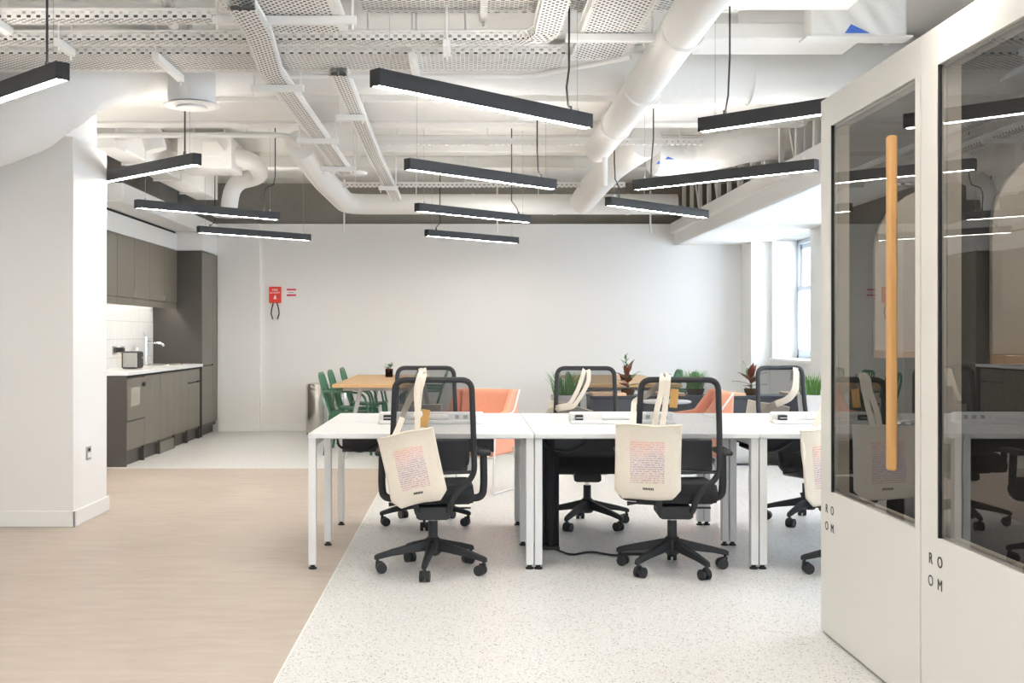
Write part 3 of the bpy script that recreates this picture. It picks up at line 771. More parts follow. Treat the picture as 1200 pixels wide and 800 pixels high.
# kitchen side services
t = thing('box_duct', 'deep white box duct running away above the kitchen', 'duct', (-3.28, 9.9, 2.85), 0, 'white rectangular ducts')
box('run', 'service', (.08, .34, .0, 3.8, 0, .34), t, bevel=.01)
for y in (.9, 2.0, 3.1): box('flange', 'service', (.06, .36, y - .015, y + .015, -.015, .36), t)
for y in (.4, 3.4): box('support', 'service', (.19, .23, y - .02, y + .02, .34, SLAB - 2.852), t)
t = thing('fan_coil_unit', 'white box air unit with ribbed end above the kitchen', 'air unit', (-2.45, 11.2, 2.84), 0)
box('casing', 'service', (-.30, .22, -.2, .35, 0, .30), t, bevel=.008)
for k in range(5): box('rib', 'service', (-.26 + k * .035, -.25 + k * .035, -.212, -.198, .01, .29), t)
MB().prism([(-.05, .10), (.12, .10), (.17, .16), (.10, .25), (-.05, .25)], 'y', -.27, -.2).build('side_spigot', 'service', t, bevel=.006)
box('support', 'service', (-.2, -.18, 0, .02, .3, SLAB - 2.84), t); box('support', 'service', (.1, .12, 0, .02, .3, SLAB - 2.84), t)
t = pipe('white round duct elbow dropping to a round outlet above the kitchen floor', [(-2.30, 11.2, 3.0), (-2.10, 11.45, 2.97), (-2.08, 11.85, 2.88), (-2.42, 12.0, 2.84), (-2.47, 12.0, 2.50)], .088, 'elbow_duct', .22, 'service', [(-2.09, 11.7, 2.92)], 'duct', 'white round ducts')
MB().lathe([(.09, 0), (.15, -.01), (.15, -.025), (.04, -.03)], c=(-.17, .8, -.50)).build('outlet_ring', 'trim', t)
t = thing('air_diffuser', 'white cylindrical air diffuser with round louvred plate left of ceiling', 'diffuser', (-1.76, 7.42, 2.72), 0)
MB().lathe([(.15, .02), (.152, .06), (.152, .06), (.148, .32)], n=32).build('drum', 'duct_grey', t, smooth=40)
MB().cyl((0, 0, .3), (0, 0, SLAB - 2.72), .03, n=10).build('support', 'service', t)
MB().lathe([(.175, 0), (.18, .006), (.12, .02)], n=32).build('plate', 'trim', t)
MB().lathe([(.06, .02), (.10, -.012), (.10, -.016), (.03, -.02)], n=32).build('louvre', 'service', t)
t = thing('branch_duct', 'white box branch duct between the column top and the beam', 'duct', (-3.0, 9.9, 2.8), 0, 'white rectangular ducts')
box('run', 'service', (-.5, .1, -.35, -.05, 0, .42), t, bevel=.006)
MB().sweep(fillet([(.1, -.2, .2), (.35, -.2, .2), (.4, -.2, .0)], .1), .09, n=18).build('bend', 'service', t)
t = thing('smoke_detector', 'round white detector disc under the left cable tray', 'detector', (-1.02, 11.0, 2.80), 0)
MB().lathe([(.03, -.03), (.08, -.025), (.09, 0), (.05, .012)], n=24).build('disc', 'badge', t)
MB().cyl((0, 0, .01), (0, 0, SLAB - 2.80), .008, n=8).build('drop_rod', 'service', t)

# ---------------------------------------------------------------- pendant bar lights
def make_pendant():
    t = thing('bar_pendant', '', 'pendant light', (0, 0, 2.35), 0, 'black linear bar pendants')
    hl = .75; W = .032; H = .076
    MB().box(-hl, hl, -W, -W + .005, 0, H).box(-hl, hl, W - .005, W, 0, H).box(-hl, hl, -W, W, H - .016, H - .010).build('housing', 'black_metal', t, smooth=0)
    box('diffuser', 'diffuser', (-hl + .006, hl - .006, -W + .006, W - .006, .003, .009), t, smooth=0)
    box('added_uplight', 'added_uplight', (-hl + .03, hl - .03, -W + .012, W - .012, H - .010, H - .008), t, smooth=0)      # unseen strip added on top to brighten the slab
    for s in (-1, 1):
        c = box('end_cap', 'cap', (min(s * hl, s * (hl - .005)), max(s * hl, s * (hl - .005)), -W, W, 0, H), t, smooth=0)
        MB().cyl((s * .66, 0, H), (s * .66, 0, SLAB - 2.35), .0015, n=5).build('suspension_wire', 'wire', t)
        MB().cyl((s * .66, 0, H), (s * .66, 0, H + .02), .007, n=8).build('gripper', 'chrome', t)
    return t
def add_cable(t, s, kinks, top=SLAB - 2.35, drum=True):
    o = MB().sweep([(s * .60, 0, .077)] + [(s * .60 + a, b, .077 + c) for a, b, c in kinks] + [(s * .60 + kinks[-1][0], kinks[-1][1], top)], .0055, n=6).build('power_cable', 'cable', t)
    if drum: MB().cyl((s * .60, 0, .075), (s * .60, 0, .10), .010, n=8).build('cable_gland', 'cap', t)
h = 1.1; A45 = PI / 4
PB = [  # x, y, sign of turn, label, cable
 (.117 * h, 5.12 * h, 1, 'largest black bar pendant in view, nearest of the centre row', (1, [(-.02, 0, .03), (-.03, 0, .12), (-.01, 0, .22)])),
 (.130 * h, 7.47 * h, 1, 'black bar pendant second in the centre row from the camera', (1, [(-.03, 0, .06), (-.04, 0, .2)])),
 (.089 * h, 9.84 * h, 1, 'black bar pendant third in the centre row from the camera', (1, [(-.02, 0, .05), (-.10, 0, .12), (-.10, 0, .3)])),
 (.089 * h, 12.18 * h, 1, 'farthest black bar pendant of centre row, near the back wall', (-1, [(.0, 0, .03), (.06, 0, .08), (.06, 0, .3)])),
 (-2.06 * h, 5.0 * h, -1, 'black bar pendant cut off by left edge of the photo', (1, [(0, 0, .2)])),
 (-2.06 * h, 7.27 * h, -1, 'black bar pendant passing behind the white column, on a short black drop', (1, [(0, 0, .25)])),
 (-2.12 * h, 9.59 * h, 1, 'black bar pendant over the kitchen entrance, third of left row', (1, [(-.01, 0, .15), (.01, 0, .22), (.10, 0, .26), (.12, 0, .34)])),
 (-2.14 * h, 11.8 * h, 1, 'farthest black bar pendant of the left row, beside the kitchen', (-1, [(.05, 0, .05), (.06, 0, .12)])),
 (1.65 * h, 5.22 * h, -1, 'black bar pendant running in behind the booth top, nearest of right row', (-1, [(.02, 0, .1), (.03, 0, .3)])),
 (1.66 * h, 7.50 * h, -1, 'black bar pendant second in the right row, end close to booth', (-1, [(.0, 0, .1), (.02, 0, .3)])),
 (1.59 * h, 9.42 * h, 1, 'black bar pendant third in the right row, by the lowered ceiling', (-1, [(0, 0, .1), (-.05, 0, .16), (-.06, 0, .3)])),
 (.117 * h, 2.75 * h, 1, 'black bar pendant over the camera, out of view', (1, [(0, 0, .2)])),
 (.117 * h, .4 * h, 1, 'black bar pendant behind the camera, out of view', (1, [(0, 0, .2)])),
 (-2.06 * h, 2.7 * h, -1, 'black bar pendant left of the camera, out of view', (1, [(0, 0, .2)])),
 (-2.06 * h, .4 * h, -1, 'black bar pendant behind and left of the camera, out of view', (1, [(0, 0, .2)])),
 (-3.35, 9.35, 9, 'black bar pendant added unseen behind the white column, lighting the kitchen', (1, [(0, 0, .2)])),  # extra unseen pendant, added for light on the kitchen side
 (1.65 * h, 2.75 * h, -1, 'black bar pendant above the nearest booth, out of view', (1, [(0, 0, .2)])),
 (1.65 * h, .4 * h, -1, 'black bar pendant behind and right of the camera, out of view', (1, [(0, 0, .2)])),
]
p0 = make_pendant()
for i, (x, y, s, lab, cb) in enumerate(PB):
    if i == 0: t = p0; t.location = (x, y, 2.35); t.rotation_euler = (0, 0, s * A45)
    else: t = dup(proto_p, (x, y, 2.35), PI / 2 if s == 9 else s * A45, lab)
    t['label'] = lab
    if i == 0: proto_p = dup(p0, (x, y, 2.35), s * A45, lab)
    add_cable(t, cb[0], cb[1])
def kill(o):
    for c in list(o.children): kill(c)
    bpy.data.objects.remove(o)
kill(proto_p)

# ---------------------------------------------------------------- desks
YD0, YD1, ZD = 6.11, 7.71, .725
XD = [-.837, .368, 1.565, 2.775]
DL = ['white bench desk on the left, half over the wooden floor', 'white bench desk in the middle with the black cable riser', 'white bench desk on the right, mostly hidden behind booths']
for i in range(3):
    w_ = XD[i + 1] - XD[i]
    t = thing('bench_desk', DL[i], 'desk', (XD[i], YD0, 0), 0, 'white back-to-back bench desks')
    D = YD1 - YD0; g = .003
    box('desktop', 'desk_top', (g, w_ - g, 0, D / 2 - .004, ZD - .025, ZD), t, bevel=.002)
    box('desktop', 'desk_top', (g, w_ - g, D / 2 + .004, D, ZD - .025, ZD), t, bevel=.002)
    for (yy) in (.02, .71, 1.44):
        for xx in (g, w_ - g - .04):
            l = box('leg', 'desk_leg', (xx, xx + .04, yy, yy + .05, .025, ZD - .026), t, bevel=.002)
            MB().lathe([(.022, 0), (.022, .008), (.012, .012), (.012, .028)], c=(xx + .02, yy + .025, 0), n=14).build('foot', 'foot', l)
    for yy in (.30, D - .30):
        box('rail', 'desk_leg', (.045, w_ - .045, yy, yy + .03, ZD - .055, ZD - .026), t, bevel=.002)
    for xx in (g, w_ - g - .04):
        box('side_rail', 'desk_leg', (xx, xx + .04, .07, 1.44, ZD - .066, ZD - .026), t, bevel=.002)
    bk = MB()
    bx0, bx1 = .12, w_ - .20
    bk.box(bx0, bx1, .62, .625, ZD - .155, ZD - .05).box(bx0, bx1, .62, .98, ZD - .16, ZD - .155).box(bx0, bx1, .975, .98, ZD - .155, ZD - .026).box(bx0, bx0 + .02, .62, .98, ZD - .06, ZD - .026).box(bx1 - .02, bx1, .62, .98, ZD - .06, ZD - .026)
    bk.build('cable_basket', 'black_metal', t)
    MB().sweep(fillet([(bx0 - .05, .75, ZD - .03), (bx0 - .02, .60, ZD - .13), (bx0 + .12, .60, ZD - .16), (bx0 + .22, .62, ZD - .10)], .04), .008, n=6).build('loose_cable', 'cable', t)
# cable riser below the middle desk and the flex on the floor
t = thing('cable_riser', 'black fabric cable sleeve standing from floor to the middle desk', 'cable sleeve', (.50, 6.72, 0))
MB().grid(lambda u, v: (-.045 + .09 * u, .02 * math.sin(u * 9) + .01, .015 + .66 * v), 12, 6).build('sleeve', 'fabric', t, solid=.012)
box('weight', 'foot', (-.05, .05, -.03, .05, 0, .018), t, bevel=.004)
o = MB().sweep(fillet([(.52, 6.66, .01), (.60, 6.5, .006), (.72, 6.62, .006), (.85, 6.48, .006), (.98, 6.55, .006), (1.02, 6.40, .006)], .06), .006, n=6).build('floor_cable', 'cable')
tag(o, 'black flex snaking on the terrazzo from the cable sleeve', 'cable')
t = thing('floor_outlet', 'grey floor outlet lid standing slightly open under middle desk', 'floor box', (.98, 6.62, 0))
box('frame', 'socket', (-.09, .09, -.09, .09, 0, .004), t)
box('lid', 'chair_plastic', (-.085, .085, -.085, .085, .004, .012), t, bevel=.002)

def power_unit(x, label):
    t = thing('power_module', label, 'power module', (x, 6.80, ZD), 0, 'white power modules on the desks')
    box('body', 'desk_leg', (-.31, .31, .02, .10, 0, .065), t, bevel=.012, seg=3)
    box('shelf', 'desk_leg', (-.31, .31, -.035, .02, 0, .022), t, bevel=.006)
    s = box('socket_block', 'cap', (-.28, -.235, -.03, .018, .02, .052), t, bevel=.003)
    box('divider', 'white_print', (-.278, -.237, -.032, -.03, .034, .038), s)
    MB().cyl((-.12, -.01, .04), (.10, -.01, .04), .018, n=14).build('roll', 'white_print', t)
    for k in range(3): box('outlet', 'socket', (.14 + k * .05, .165 + k * .05, .017, .0205, .028, .05), t)
power_unit(-.20, 'white power module on left desk behind the front chair')
power_unit(.93, 'white power module on middle desk, partly behind the hanging tote')
power_unit(2.13, 'white power module on right desk, partly behind the booth')

# ---------------------------------------------------------------- office chairs
def make_chair():
    t = thing('office_chair', '', 'office chair', (0, 0, 0), 0, 'black mesh-back office chairs')
    # seat cushion: rounded slab with falling front
    def seat_fn(u, v, top):
        x = -.235 + .47 * u; y = -.21 + .46 * v
        e = min(u, 1 - u, v, 1 - v); k = min(1, e / .14)
        rr = math.sqrt(1 - (1 - k) ** 2)
        zc = .425 - (.02 * max(0, v - .7) / .3)
        x *= (.90 + .10 * rr); y = .02 + (y - .02) * (.93 + .07 * rr)
        dish = -.012 * math.cos((u - .5) * PI) * math.cos((v - .5) * PI)
        return (x, y, zc + (.062 * rr + dish if top else -.052 * rr))
    MB().grid(lambda u, v: seat_fn(u, v, True), 18, 18).grid(lambda u, v: seat_fn(u, v, False), 18, 18).build('seat', 'fabric', t, smooth=60)
    def back_y(z): return -.225 - .07 * (z - .52) / .5 - .02 * math.sin((z - .52) / .5 * PI)
    def wx(z): return .205 * (1.03 - .09 * (z - .53) / .5)
    half = [(.070, -.02, .318), (.080, -.17, .325), (.100, -.225, .430), (wx(.53), back_y(.53), .530), (wx(.75), back_y(.75), .75), (wx(1.025), back_y(1.022), 1.022)]
    pts = fillet(half + [(-a, b, c) for a, b, c in reversed(half)], .055, 7)
    MB().sweep(pts, .0150, .012, n=10, up=(0, 1, 0), sq=.6).build('back_frame', 'chair_plastic', t, smooth=60)
    MB().sweep([(-wx(.55) + .01, back_y(.55), .55), (0, back_y(.55) - .01, .545), (wx(.55) - .01, back_y(.55), .55)], .009, .008, n=8, up=(0, 1, 0)).build('lower_bar', 'chair_plastic', t, smooth=60)
    MB().grid(lambda u, v: ((-.195 + .39 * u) * (1.02 - .06 * v), back_y(.54 + .47 * v) + .018 * (1 - (2 * u - 1) ** 2) * -1 + .008, .54 + .47 * v), 10, 10).build('back_mesh', 'mesh', t)
    lp = box('lumbar_pad', 'chair_plastic', (-.175, .175, back_y(.62) + .012, back_y(.62) + .035, .555, .715), t, bevel=.01, seg=3)
    for k in range(3): box('slot', 'gap', (-.14, .14, back_y(.62) + .009, back_y(.62) + .013, .60 + k * .03, .606 + k * .03), lp)
    for s in (-1, 1):
        # armrest
        a = MB().sweep(fillet([(s * .15, .03, .375), (s * .265, .03, .385), (s * .272, .03, .46), (s * .268, .02, .625)], .045), .020, .012, n=10, up=(0, 1, 0), sq=.7).build('armrest', 'chair_plastic', t, smooth=60)
        box('arm_pad', 'chair_plastic', (s * .265 - .038, s * .265 + .038, -.11, .13, .618, .645), a, bevel=.012, seg=3)
    MB().prism([(-.088, .305), (-.07, .295), (.07, .295), (.088, .305), (.088, .335), (.075, .365), (-.075, .365), (-.088, .335)], 'y', -.17, .10).build('mechanism', 'chair_plastic', t, bevel=.006)
    MB().sweep([(-.08, .03, .345), (-.19, .03, .350), (-.235, .03, .348)], [.006, .006, .012], n=8).build('lever', 'chair_plastic', t)
    MB().sweep([(.08, -.02, .335), (.20, -.02, .335)], .005, n=8).build('lever', 'chair_plastic', t)
    MB().cyl((0, 0, .25), (0, 0, .30), .014).build('gas_lift', 'chrome', t)
    MB().cyl((0, 0, .10), (0, 0, .265), .026, .025, n=18).build('lift_cover', 'chair_plastic', t)
    MB().lathe([(.030, .085), (.045, .10), (.045, .165), (.03, .18)], n=20).build('base_hub', 'chair_plastic', t)
    lm = MB()
    sec = [(.025, .023, .112, .172), (.10, .020, .104, .152), (.22, .017, .088, .122), (.297, .015, .072, .100), (.312, .012, .070, .092)]
    vs = []
    for (r, hw, z0, z1) in sec: vs += [(r, -hw, z0), (r, hw, z0), (r, hw * .8, z1), (r, -hw * .8, z1)]
    fs = [(0, 1, 2, 3)[::-1], tuple(range(16, 20))]
    for i in range(4):
        for k in range(4): fs.append((i * 4 + k, i * 4 + (k + 1) % 4, i * 4 + 4 + (k + 1) % 4, i * 4 + 4 + k))
    lm.add(vs, fs)
    leg_me = None; cas_me = None
    for k in range(5):
        if leg_me is None:
            lg = lm.build('base_leg', 'chair_plastic', t, bevel=.005, smooth=30); leg_me = lg.data
            c = MB().cyl((.295, 0, .06), (.295, 0, .08), .009, n=8)
            c.cyl((.275, -.026, .028), (.275, -.006, .028), .028, n=20).cyl((.275, .006, .028), (.275, .026, .028), .028, n=20).cyl((.275, -.02, .028), (.275, .02, .028), .010, n=10)
            for sy in (0,): c.box(.272, .305, -.007, .007, .03, .062)
            cs = c.build('caster', 'chair_plastic', lg, smooth=40); cas_me = cs.data
        else:
            lg = bpy.data.objects.new('base_leg', leg_me); COL.objects.link(lg); lg.parent = t
            md = lg.modifiers.new('bevel', 'BEVEL'); md.width = .005; md.segments = 2; md.limit_method = 'ANGLE'
            cs = bpy.data.objects.new('caster', cas_me); COL.objects.link(cs); cs.parent = lg
        lg.rotation_euler = (0, 0, math.radians(-100 + 72 * k))
    return t
ch0 = make_chair()
def set_chair(t, loc, rz, base, lab):
    t.location = loc; t.rotation_euler = (0, 0, rz); t['label'] = lab; k = 0
    for c in t.children:
        if c.name.startswith('base_leg'):
            c.rotation_euler = (0, 0, math.radians(base + 72 * k) - rz); k += 1
CH = [
 ((-.17, 6.10, 0), math.radians(2), -97, 'black mesh office chair in front of left desk with tilted tote'),
 ((1.10, 6.12, 0), math.radians(-3), -64, 'black mesh office chair in front of middle desk with upright tote'),
 ((2.07, 6.02, 0), math.radians(20), -110, 'black mesh office chair at the right desk, mostly hidden by booth edge'),
 ((-.26, 7.62, 0), math.radians(182), -90, 'black mesh office chair on far side of the left desk'),
 ((.80, 7.55, 0), math.radians(176), -50, 'black mesh office chair on far side of middle desk, straps over its left half'),
 ((2.30, 7.69, 0), math.radians(205), -60, 'black mesh office chair on far side of the right desk by the window'),
]
for i, (loc, rz, base, lab) in enumerate(CH):
    t = ch0 if i == 0 else dup(ch0, loc, rz, lab)
    set_chair(t, loc, rz, base, lab)

# ---------------------------------------------------------------- tote bags
def tote(label, loc, tilt, handles, w_=.325, h_=.37, rz=0, mark_=True, seed=0, extra=None, thick=.022):
    """root at the bag's centre; handles in world coordinates"""
    t = thing('tote_bag', label, 'tote bag', loc, 0, 'cream cotton tote bags')
    rnd = random.Random(seed); ph = [rnd.uniform(0, 6) for _ in range(6)]
    R = Matrix.Rotation(rz, 4, 'Z') @ Matrix.Rotation(-tilt, 4, 'Y')
    def off(u, v):   # bulge with soft folds
        e = min(1, min(u, 1 - u) / .12) * min(1, v / .12)
        return thick * (.35 + .65 * math.sin(u * PI)) * (1.0 - .55 * v) * (e ** .5) + .0035 * math.sin(u * 9 + ph[0] + v * 4) + .003 * math.sin(v * 11 + ph[1] - u * 6)
    def outline(u, v):
        x = (u - .5) * w_ ; z = (v - .5) * h_
        c = .045
        if v < .12:   # chamfered lower corners
            lim = w_ / 2 - c * (1 - v / .12) ** 1.0; x = max(-lim, min(lim, x))
        x *= 1 - .02 * math.sin(v * PI); z += .004 * math.sin(u * 7 + ph[2]) * (v if v > .5 else 1 - v)
        return x, z
    def fr(u, v): x, z = outline(u, v); return R @ Vector((x, -off(u, v), z))
    def bk(u, v): x, z = outline(u, v); return R @ Vector((x, off(u, v) * .6, z))
    MB().grid(fr, 26, 26).grid(bk, 26, 26).build('body', 'canvas', t, smooth=60, solid=.0015)
    MB().sweep([fr(u / 20, .985) for u in range(21)], .004, .010, n=6, up=R @ Vector((0, 1, 0))).build('hem', 'canvas', t, smooth=60)
    if mark_:
        u0, u1, v0, v1 = .22, .74, .22, .78
        me = MB(); nu, nv = 14, 16
        me.grid(lambda a, b: fr(u0 + (u1 - u0) * a, v0 + (v1 - v0) * b) + R @ Vector((0, -.0022, 0)), nu, nv)
        Ri = R.inverted()
        def uvf(co):
            q = Ri @ co
            return (((q.x / w_ + .5) - u0) / (u1 - u0), ((q.z / h_ + .5) - v0) / (v1 - v0))
        me.build('printed_panel', 'print', t, uv=uvf)
        mk = MB()
        for k in range(7):
            a = .42 + k * .024
            mk.grid(lambda p, q: fr(a + .018 * p, .135 + .030 * q) + R @ Vector((0, -.0022, 0)), 1, 1)
        mk.build('printed_mark', 'ink', t)
    L = Vector(loc)
    for hpts in handles:
        P = fillet([Vector(p) - L for p in hpts], .03, 4)
        MB().sweep(P, .0155, .0016, n=8, up=(0, 1, 0)).build('strap', 'canvas', t, smooth=60)
    if extra: extra(t, L)
    return t
def pw(px, py, d): return ((px - 545) * d / 1350, d, 1.25 - (py - 392) * d / 1350)
def ex1(t, L):
    b = MB().cyl((0, 0, 0), (0, .008, 0), .022, n=24).build('badge', 'badge', t); b.location = Vector(pw(490, 485, 5.735)) - L
    c = box('swing_tag', 'tagcard', (-.022, .022, 0, .003, -.05, .04), t, bevel=.001); c.location = Vector(pw(498, 489, 5.76)) - L; c.rotation_euler = (0, .15, 0)
def ex2(t, L):
    c = box('swing_tag', 'tagcard', (-.020, .020, 0, .003, -.05, .045), t, bevel=.001); c.location = Vector(pw(790, 466, 5.79)) - L; c.rotation_euler = (0, .08, 0)
D1 = 5.72
tote('tilted cream tote bag with pink and violet print on the left front chair', pw(484, 548, D1), math.radians(12.5),
     [[pw(489, 507, D1 - .01), pw(489.5, 484, D1 + .0), pw(488, 455, 5.745), pw(492, 440, 5.76), pw(494, 436.5, 5.79), pw(500, 440, 5.87), pw(480, 470, 5.93), pw(470, 490, 5.9)],
      [pw(460, 517, D1 - .005), pw(470, 494, D1 + .05), pw(473, 483, 5.86), pw(482, 463, 5.88), pw(495, 441, 5.86), pw(497, 436.6, 5.81), pw(496, 443, 5.77), pw(492, 456, 5.76), pw(490, 480, 5.75)]], w_=.285, h_=.365, seed=1, extra=ex1)
D2 = 5.75
tote('upright cream tote bag with printed text block on the middle front chair', pw(759.5, 541, D2), math.radians(-1),
     [[pw(776, 500, D2 - .01), pw(779, 480, 5.76), pw(782, 455, 5.78), pw(783, 442, 5.79), pw(783, 437.5, 5.82), pw(780, 444, 5.89)],
      [pw(741, 500, D2 - .01), pw(742, 488, D2 + .03), pw(743, 470, 5.93), pw(760, 462, 5.95), pw(776, 446, 5.91), pw(777, 438.0, 5.83), pw(776, 443, 5.79), pw(775, 460, 5.78), pw(770, 478, 5.76), pw(767, 500, D2)]], w_=.335, h_=.375, seed=2, extra=ex2)
tote('cream tote bag hanging at right beside the booth edge, half hidden', pw(966, 545, 5.66), math.radians(6),
     [[pw(955, 500, 5.66), pw(966, 470, 5.72), pw(975, 445, 5.78)], [pw(968, 500, 5.66), pw(972, 470, 5.72), pw(978, 445, 5.79)]], w_=.27, h_=.38, rz=math.radians(25), seed=3)
YB1 = 7.96
tote('cream tote bag behind far chair of the left desk, print unseen', (-.32, YB1 + .08, .58), 0,
     [[(-.40, YB1 + .07, .76), (-.37, YB1 + .0, .90), (-.315, YB1 + .0, 1.005), (-.31, YB1 - .04, 1.035), (-.30, YB1 - .09, .99), (-.33, YB1 - .1, .88), (-.38, YB1 - .06, .80)],
      [(-.26, YB1 + .07, .76), (-.28, YB1 + .0, .90), (-.29, YB1 + .0, 1.005), (-.285, YB1 - .04, 1.035), (-.275, YB1 - .09, .99), (-.29, YB1 - .1, .9)]], seed=4, mark_=False)
tote('cream tote bag slung left behind the far chair of the middle desk', (.70, YB1 + .03, .60), math.radians(-14),
     [[pw(642, 482, 7.93), pw(655, 476, 7.80), pw(668, 474, 7.78), pw(678, 455, 7.78), pw(684, 437, 7.80), pw(685, 431.5, 7.84), pw(687, 437, 7.92), pw(684, 452, 7.95)],
      [pw(640, 485, 7.95), pw(655, 479, 7.79), pw(672, 477, 7.77), pw(682, 462, 7.77), pw(690, 447, 7.78), pw(690, 435, 7.81), pw(688, 431.5, 7.85), pw(690, 438, 7.92)]], w_=.3, h_=.34, seed=5, mark_=False)
tote('cream tote bag slung left behind the far chair of the right desk', (2.12, YB1 + .19, .60), math.radians(-10),
     [[pw(893, 484, 8.05), pw(903, 474, 7.95), pw(922, 467, 7.90), pw(930, 458, 7.89), pw(932, 445, 7.91), pw(932, 432, 7.95), pw(930, 432, 8.01), pw(928, 445, 8.07)],
      [pw(890, 487, 8.05), pw(905, 477, 7.95), pw(926, 468, 7.89), pw(934, 457, 7.89), pw(934, 440, 7.92), pw(934, 431.5, 7.96), pw(932, 438, 8.05)]], w_=.3, h_=.34, seed=6, mark_=False)

# ---------------------------------------------------------------- booths
XP = 1.498
def booth(y_far, label, handle_y=None):
    W = 1.06; y1 = y_far; y0 = y_far - W; D = 1.0; H = 2.23
    t = thing('phone_booth', label, 'phone booth', (XP, y1, 0), 0, 'white phone booths')
    # local: x from 0 (glass face) to D, y from -W to 0
    body = MB()
    body.box(.03, D, -.035, -.002, .0, H).box(.03, D, -W + .002, -W + .035, .0, H)          # side walls
    body.build('side_wall', 'pod', t, bevel=.003)
    box('rear_wall', 'pod', (D - .03, D, -W + .035, -.035, .0, H), t)
    box('roof', 'pod', (.03, D, -W + .035, -.035, H - .05, H), t)
    box('booth_floor', 'felt', (.03, D - .03, -W + .035, -.035, .07, .09), t)
    box('base', 'foot', (.06, D - .04, -W + .05, -.05, .0, .05), t)
    ln = MB().box(.04, D - .03, -.05, -.036, .09, H - .06).box(.04, D - .03, -W + .036, -W + .05, .09, H - .06).box(D - .045, D - .031, -W + .05, -.05, .09, H - .06).box(.04, D - .045, -W + .05, -.05, H - .075, H - .06)
    ln.build('felt_lining', 'felt', t, smooth=0)
    # door: frame around the pane
    gy0, gy1, gz0, gz1 = -W + .045, -.13, .605, 2.105
    dr = MB()
    dr.box(0, .03, -W + .002, -.002, .012, gz0).box(0, .03, -W + .002, -.002, gz1, H)
    dr.box(0, .03, -W + .002, gy0, gz0, gz1).box(0, .03, gy1, -.002, gz0, gz1)
    door = dr.build('door', 'pod', t, smooth=0)
    gk = MB(); e = .008
    gk.box(.002, .012, gy1 - e, gy1 + .001, gz0, gz1).box(.002, .012, gy0 - .001, gy0 + e, gz0, gz1)
    gk.build('gasket', 'gap', door, smooth=0)
    MB().box(.031, .075, gy1 - .004, gy1 + .03, gz0 - .02, gz1 + .02).box(.031, .075, gy0 - .008, gy0 + .004, gz0 - .02, gz1 + .02).box(.031, .075, gy0, gy1, gz0 - .03, gz0).box(.031, .075, gy0, gy1, gz1, gz1 + .03).build('inner_frame', 'arch', door, smooth=0)
    MB().box(.012, .028, gy0 + e, gy1 - e, gz0, gz0 + .01).box(.012, .028, gy0 + e, gy1 - e, gz1 - .01, gz1).build('glazing_bead', 'socket', door, smooth=0)
    box('pane', 'pod_glass', (.010, .018, gy0 + e, gy1 - e, gz0, gz1), door)
    if handle_y is not None:
        hb = MB().box(-.065, -.035, handle_y - .018, handle_y + .018, .79, 1.925).build('handle', 'wood_v', door, bevel=.008, seg=3)
        for z in (.95, 1.76): MB().cyl((-.04, handle_y, z), (.012, handle_y, z), .009, n=10).build('handle_post', 'chrome', hb)
    # arched pin board with wooden ledge on the far side wall (faces the camera)
    poly = [(.20, 1.185), (.80, 1.185), (.80, 1.60)] + [(.5 + .30 * math.cos(a * PI / 16), 1.60 + .27 * math.sin(a * PI / 16)) for a in range(1, 16)] + [(.20, 1.60)]
    ar = MB().prism(poly, 'y', -.075, -.051).build('arched_panel', 'arch', t, bevel=.003)
    box('panel_ledge', 'wood_x', (.20, .80, -.17, -.055, 1.155, 1.185), ar, bevel=.003)
    lt = MB().lathe([(.10, -.006), (.11, 0), (.10, .004)], c=(.5, -W / 2, H - .082)).build('ceiling_light', 'spot_soft', t)
    box('booth_desk', 'desk_top', (.55, D - .05, -W + .06, -.06, 1.00, 1.03), t, bevel=.003)
    for (ch, dy, dz) in (('R', 0, 0), ('O', -.072, 0), ('O', 0, -.072), ('M', -.072, -.072)):
        text_obj('lettering', ch, .050, 'ink', door, Matrix.Translation((-.0008, -.080 + dy, .530 + dz)) @ ROT_X)
    return t
booth(4.85, 'white glazed booth farther from the camera, with vertical wooden handle in view', -.94)
booth(3.785, 'white glazed booth nearer the camera, cut off by right edge', -.94)
booth(2.72, 'white glazed booth beyond right edge of the photo', -.94)

# ---------------------------------------------------------------- meeting tables and green chairs
def meeting_table(x0, x1, y0, y1, label):
    t = thing('meeting_table', label, 'table', ((x0 + x1) / 2, (y0 + y1) / 2, 0), 0, 'long oak meeting tables')
    hw, hl = (x1 - x0) / 2, (y1 - y0) / 2
    box('tabletop', 'wood', (-hw, hw, -hl, hl, .715, .75), t, bevel=.004)
    for sy in (-1, 1):
        for sx in (-1, 1):
            MB().sweep([(sx * (hw - .28), sy * (hl - .12), .715), (sx * (hw - .40 + .28), sy * (hl - .06), .0)][::1], .022, n=8, sq=.5).build('leg', 'pot_grey', t)
        box('rail', 'pot_grey', (-hw + .1, hw - .1, sy * (hl - .12) - .02, sy * (hl - .12) + .02, .68, .714), t)
    return t
meeting_table(-1.34, -.44, 11.6, 14.4, 'long oak meeting table with green chairs on the left')
meeting_table(1.20, 2.20, 11.65, 14.4, 'long oak meeting table behind the charcoal planter cabinet')
